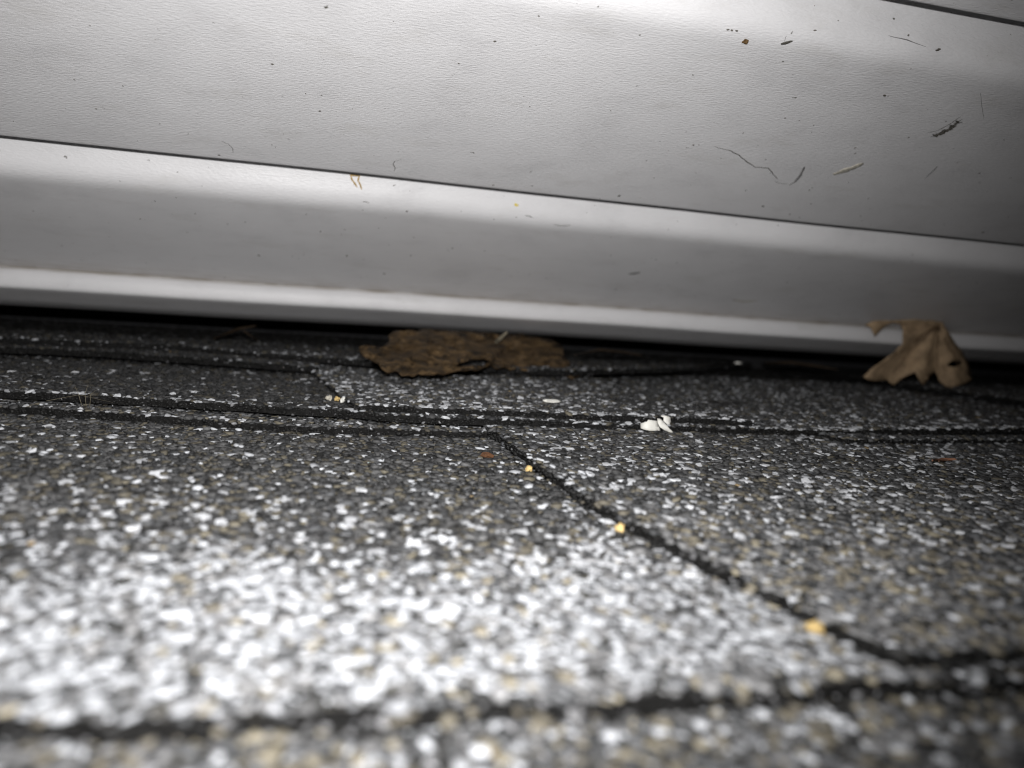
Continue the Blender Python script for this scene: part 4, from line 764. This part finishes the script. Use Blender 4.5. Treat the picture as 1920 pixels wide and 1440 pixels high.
def join(parts):
    V, F = [], []
    for v, f in parts:
        o = len(V)
        V += list(v)
        F += [tuple(i + o for i in t) for t in f]
    return V, F

leaf = empty("maple_leaf", (285, 313, 8))
tag(leaf, "curled dry brown maple leaf leaning on the foot of the siding", "leaf")
blade = under(shell("blade", BAKED["maple_leaf"], M_LEAF, 0.2), leaf)
LV = [Vector(p) for p in BAKED["maple_leaf"][0]]
def on_leaf(x, z):
    ws = sorted((((p.x - x) ** 2 + (p.z - z) ** 2), p) for p in LV)[:4] if False else sorted([((p.x - x) ** 2 + (p.z - z) ** 2, i) for i, p in enumerate(LV)])[:4]
    tot = sum(1 / (d + 0.05) for d, _ in ws)
    return sum(LV[i].y / (d + 0.05) for d, i in ws) / tot
zs = [p.z for p in LV]
apex = max(LV, key=lambda p: p.z + 0.25 * p.x)
for tx, tz in ((250.0, 12.0), (262.5, 9.8), (279.0, 9.8), (292.0, 9.5), (303.0, 13.0)):
    pts = []
    for s in np.linspace(0.02, 0.9, 9):
        x = apex.x + (tx - apex.x) * s
        z = apex.z - 1.5 + (tz - apex.z + 1.5) * s
        pts.append((x, on_leaf(x, z) - 0.15, z))
    v, f = tube(pts, [0.42 * (1 - 0.7 * s) for s in np.linspace(0, 1, 9)], 5)
    under(obj("vein", v, f, M_VEIN, smooth=True), leaf)

dead = empty("dead_leaf", (60, 275, 9))
tag(dead, "crumpled rotting brown leaf wedged in the dark gap under the siding", "leaf")
under(shell("blade", BAKED["dead_leaf"], M_DEAD, 0.6), dead)
v, f = tube([(70.5, 296, 18.2), (72.2, 297, 19.6), (75.0, 298.5, 22.0)], [0.9, 0.8, 0.5], 6)
under(obj("stalk", v, f, M_FIBRE, smooth=True), dead)

fl = empty("paint_flake", (95, 200, 3))
tag(fl, "folded bright white paint flake standing against the shingle edge", "flake")
for nm in ("flake_a", "flake_b", "flake_c"):
    under(shell("curl", BAKED[nm], M_FLAKE, 0.25), fl)

def chip(name, loc, size, material, label, cat, seed, rotz=0.0, tiltx=0.0, tilty=0.0, group=None):
    bm = bmesh.new()
    bmesh.ops.create_icosphere(bm, subdivisions=2, radius=1.0)
    for q in bm.verts:
        k = 1 + 0.75 * mnoise.noise(q.co * 1.5 + Vector((seed * 3.7, 0, 0)))
        q.co = Vector((q.co.x * size[0] * k, q.co.y * size[1] * k, max(-0.6, min(0.7, q.co.z)) * size[2] * k)) * MM
    me = bpy.data.meshes.new(name)
    bm.to_mesh(me)
    bm.free()
    me.materials.append(material)
    o = bpy.data.objects.new(name, me)
    o.location = [c * MM for c in loc]
    o.rotation_euler = (tiltx, tilty, rotz)
    col.objects.link(o)
    return tag(o, label, cat, group)

chip("paint_chip", (72.0, 226, 6.7), (2.0, 0.9, 0.5), M_FLAKE, "flat cream white chip lying on the shingle below the rotting leaf", "chip", 2.0, 0.15, 0.25)
chip("paint_chip", (196, 334, 12.0), (1.6, 0.9, 0.7), M_FLAKE, "tiny white fleck in the shade under the siding, left of the maple leaf", "chip", 3.0)
chip("pebble", (49.0, 199.6, 1.3), (1.0, 0.9, 1.2), M_CREAM, "cream grain wedged at the top of the long dark shingle joint", "grain", 4.0)
chip("pebble", (48.3, 163.6, 0.8), (0.8, 0.7, 0.7), M_ORANGE, "small amber grain beside the joint, farthest of the orange grains", "grain", 5.0)
chip("pebble", (52.6, 121.8, 0.9), (0.95, 0.8, 0.8), M_ORANGE, "amber grain halfway down the long shingle joint", "grain", 6.0)
chip("pebble", (62.6, 81.8, 0.9), (1.5, 1.0, 0.9), M_ORANGE, "blurred orange grain near the front corner of the pale shingle", "grain", 7.0, 0.4)
chip("pebble", (9.4, 226.5, 4.9), (0.8, 0.7, 0.8), M_ORANGE, "orange grain in the corner left of the middle shingle tooth", "grain", 8.0)
chip("pebble", (7.2, 227.2, 4.9), (0.8, 0.8, 0.9), M_TAN, "pale grain in the corner left of the orange grain", "grain", 9.0)
chip("pebble", (11.0, 224.2, 4.9), (0.8, 0.7, 1.0), M_FLAKE, "white pointed grain between the orange grain and the middle tooth", "grain", 9.6)
chip("rust_grain", (41.6, 176.0, 0.9), (1.4, 1.0, 0.8), M_RUST, "rust brown crumb on the left shingle near the top of the joint", "grain", 10.0)

v, f = join([tube([(154.6, 165.4, 4.1), (158.8, 166.4, 4.3), (163.5, 167.6, 4.2)], [0.28, 0.3, 0.14], 6),
             tube([(156.2, 165.0, 4.0), (159.6, 165.9, 4.2), (162.8, 166.4, 4.2)], [0.2, 0.22, 0.12], 6)])
tag(recenter(obj("pine_needle", v, f, M_NEEDLE, smooth=True)), "thin red brown needle lying on the right hand shingle", "needle")

v, f = join([tube([(-50.2 + dx, 209.0, 3.6), (-50.6 + dx * 1.6, 209.6, 6.5), (-50 + dx * 3.2, 210, 9.0 - abs(dx))], [0.06, 0.05, 0.03], 5) for dx in (-0.9, 0.0, 0.8)]
            + [tube([(-60, 213, 3.9), (-52, 210, 6.2), (-44, 207.5, 5.0)], [0.035, 0.04, 0.03], 5)])
tag(recenter(obj("dry_moss", v, f, M_FIBRE, smooth=True)), "tiny tuft of dry fibres at the left shingle edge", "plant fibre")

v, f = tube([(212, 336, 12.5), (224, 334, 13.6), (238, 331, 12.6), (246, 329, 11.8)], [0.8, 1.5, 1.3, 0.5], 7, 0.5)
tag(recenter(obj("twig", v, f, M_TWIG, smooth=True)), "short dull brown twig half hidden behind the maple leaf", "twig")
v, f = tube([(104, 300, 14.5), (118, 312, 16.2), (132, 318, 15.4), (142, 322, 14.0)], [0.6, 1.2, 1.0, 0.4], 7, 0.5)
tag(recenter(obj("twig", v, f, M_TWIG, smooth=True)), "dark brown twig under the siding, right of the rotting leaf", "twig")
v, f = join([tube([(-34, 330, 11), (-26, 340, 14.5), (-20, 348, 15.5)], [0.5, 0.7, 0.3], 6), tube([(-18, 329, 11), (-24, 338, 14)], [0.4, 0.3], 6)])
tag(recenter(obj("twig", v, f, M_TWIG, smooth=True)), "forked brown twig in the black gap, left of the rotting leaf", "twig")

# ------------------------------------------------------------------ marks and dirt on the siding
WN = Vector((0.0, -A2[1], A2[0]))             # out of the siding, towards the roof

def board_of(p):
    return 0 if p[1] > 247.5 else (1 if p[1] > 161 else 2)

def off(p, d):
    return tuple(Vector(p) + WN * (d - sag(p[0], board_of(p))))

def mark(name, key, radius, material, label, cat, taper=True, flat=0.3, lift=0.1, group=None, jag=0.0):
    pts = [off(p, lift) for p in BAKED[key]]
    fine = []
    for a, b in zip(pts[:-1], pts[1:]):
        for s in (0, 0.34, 0.67):
            q = Vector(a).lerp(Vector(b), s)
            if jag:
                q += Vector((random.uniform(-1, 1), 0, 0)) * jag + Vector((0, *A2)) * random.uniform(-1, 1) * jag
            fine.append(q)
    fine.append(Vector(pts[-1]))
    n = len(fine)
    rad = [radius * (0.35 + 0.65 * math.sin(math.pi * (i + 0.5) / n)) * random.uniform(0.7, 1.25) if taper else radius for i in range(n)]
    v, f = tube(fine, rad, 6, flat, WN)
    return v, f

def put(name, parts, material, label, cat):
    v, f = join(parts)
    return tag(recenter(obj(name, v, f, material, smooth=True)), label, cat)

clot = []
axis = [Vector(off(p, 0.12)) for p in BAKED["scuff2"]]
for k in range(70):
    s = random.uniform(0, 0.999) * (len(axis) - 1)
    c = axis[int(s)].lerp(axis[int(s) + 1], s - int(s))
    w = 1.1 * math.sin(math.pi * min(0.95, 0.12 + 0.8 * s / (len(axis) - 1)))
    up = Vector((0, *A2))
    c = c + up * random.uniform(-w, w) + Vector((random.uniform(-0.4, 0.4), 0, 0)) + WN * random.uniform(0, 0.25)
    a = random.gauss(0.75, 0.5)
    dv = Vector((math.cos(a), 0, 0)) + up * math.sin(a)
    l = random.uniform(0.25, 1.2)
    r = random.uniform(0.05, 0.24) * (1.6 if l < 0.5 else 0.8)
    clot.append(tube([c - dv * l, c + WN * 0.12 + Vector((random.uniform(-0.2, 0.2), 0, 0)), c + dv * l], [r * 0.4, r, r * 0.3], 5, 0.8, WN))
clot.append(mark("", "scuff1", 0.14, None, "", "", jag=0.2))
put("dirt_clot", clot, M_DIRT, "dark torn clot of dirt on the right of the upper board", "dirt")
put("thread", [mark("", "thread", 0.17, None, "", "", jag=0.16), mark("", "hair3", 0.08, None, "", "")], M_DIRT, "thin dark crooked thread stuck to the upper board", "thread")
put("scratch", [mark("", "scratch_a", 0.45, None, "", "", jag=0.05)], M_GREY, "short grey curved scratch at the right end of the thread", "scratch")
put("scratch", [mark("", "scratch_b", 0.2, None, "", "")], M_GREY, "thin slanting grey scratch below the dirt clot", "scratch")
put("scratch", [mark("", "scratch_c", 0.14, None, "", "", jag=0.08)], M_GREY, "long faint scratch on the bright upper cove", "scratch")
put("smear", [mark("", "smear", 1.3, None, "", "", flat=0.1, lift=0.03, jag=0.1)], M_TAN, "pale tan smear between the grey scratch and the dirt clot", "smear")
put("lint", [mark("", "lint", 0.5, None, "", "", jag=0.1), mark("", "cobweb", 0.05, None, "", "")], M_DIRT, "grey fleck of lint hanging below the upper cove", "lint")
put("hair", [mark("", "curl", 0.1, None, "", "")], M_DIRT, "tiny dark curl just above the middle lap", "hair")
put("hair", [mark("", "hair", 0.08, None, "", "")], M_DIRT, "fine crooked hair above the middle lap at the left", "hair")
put("hair", [mark("", "hair2", 0.06, None, "", "")], M_GREY, "faint upright hair right of the dirt clot", "hair")
put("insect_leg", [mark("", "leg1", 0.3, None, "", "", flat=0.8), mark("", "leg2", 0.3, None, "", "", flat=0.8), mark("", "legbar", 0.4, None, "", "", flat=0.8)], M_STRAW,
    "pair of bent tan insect legs sticking out under the middle lap", "insect")
put("stain", [mark("", "stain1", 0.8, None, "", "", flat=0.06, lift=0.02, jag=0.3)], M_TAN, "brownish stain low on the lower board, left of the maple leaf", "stain")
put("stain", [mark("", "stain2", 0.9, None, "", "", flat=0.06, lift=0.02, jag=0.3)], M_GREY, "soft grey smudge in the middle of the lower board", "stain")
p = BAKED["brown"][0]
chip("dirt_fleck", off(p, 0.2), (0.75, 0.5, 0.75), M_BROWN, "brown wedge shaped fleck on the upper cove", "dirt", 12.0, 0.3, 0.4)
p = BAKED["yellow"][0]
chip("yellow_spot", off(p, 0.1), (0.7, 0.35, 0.55), M_YELLOW, "small yellow spot on the bright middle cove", "spot", 13.0, 0.2, 0.5)

parts = []
for k, p in enumerate(BAKED["specks"]):
    r = random.choice((0.13, 0.17, 0.22, 0.3)) * (1.35 if p[0] > 120 or p[1] > 247 else 1.0)
    a = random.uniform(0, 3.14)
    dv = Vector((math.cos(a), 0, 0)) + Vector((0, *A2)) * math.sin(a)
    c = Vector(off(p, 0.06))
    parts.append(tube([c - dv * r * 1.3, c - dv * r * 0.2, c + dv * r * 1.2], [r * 0.4, r, r * 0.35], 6, 0.4, WN))
for key in ("dash1", "dash2", "dash3"):
    parts.append(mark("", key, 0.22, None, "", "", jag=0.06))
for k in range(260):
    x = random.uniform(-140, 380)
    b = random.choice((0, 0, 1))
    c2 = FOOT[b] + A2 * random.uniform(3, FLAT[b] - 6) - I2 * 0.04
    c = Vector(off((x, c2[0], c2[1]), 0.03))
    r = random.uniform(0.06, 0.19) * (1.4 if x > 120 else 1)
    a = random.uniform(0, 3.14)
    dv = Vector((math.cos(a), 0, 0)) + Vector((0, *A2)) * math.sin(a)
    parts.append(tube([c - dv * r * 1.6, c, c + dv * r * 1.4], [r * 0.5, r, r * 0.3], 5, 0.3, WN))
v, f = join(parts)
sp = obj("dirt_specks", v, f, M_SPECK)
sp["kind"] = "stuff"
sp["label"] = "scattered tiny dark dirt specks over the white boards"
sp["category"] = "dirt"
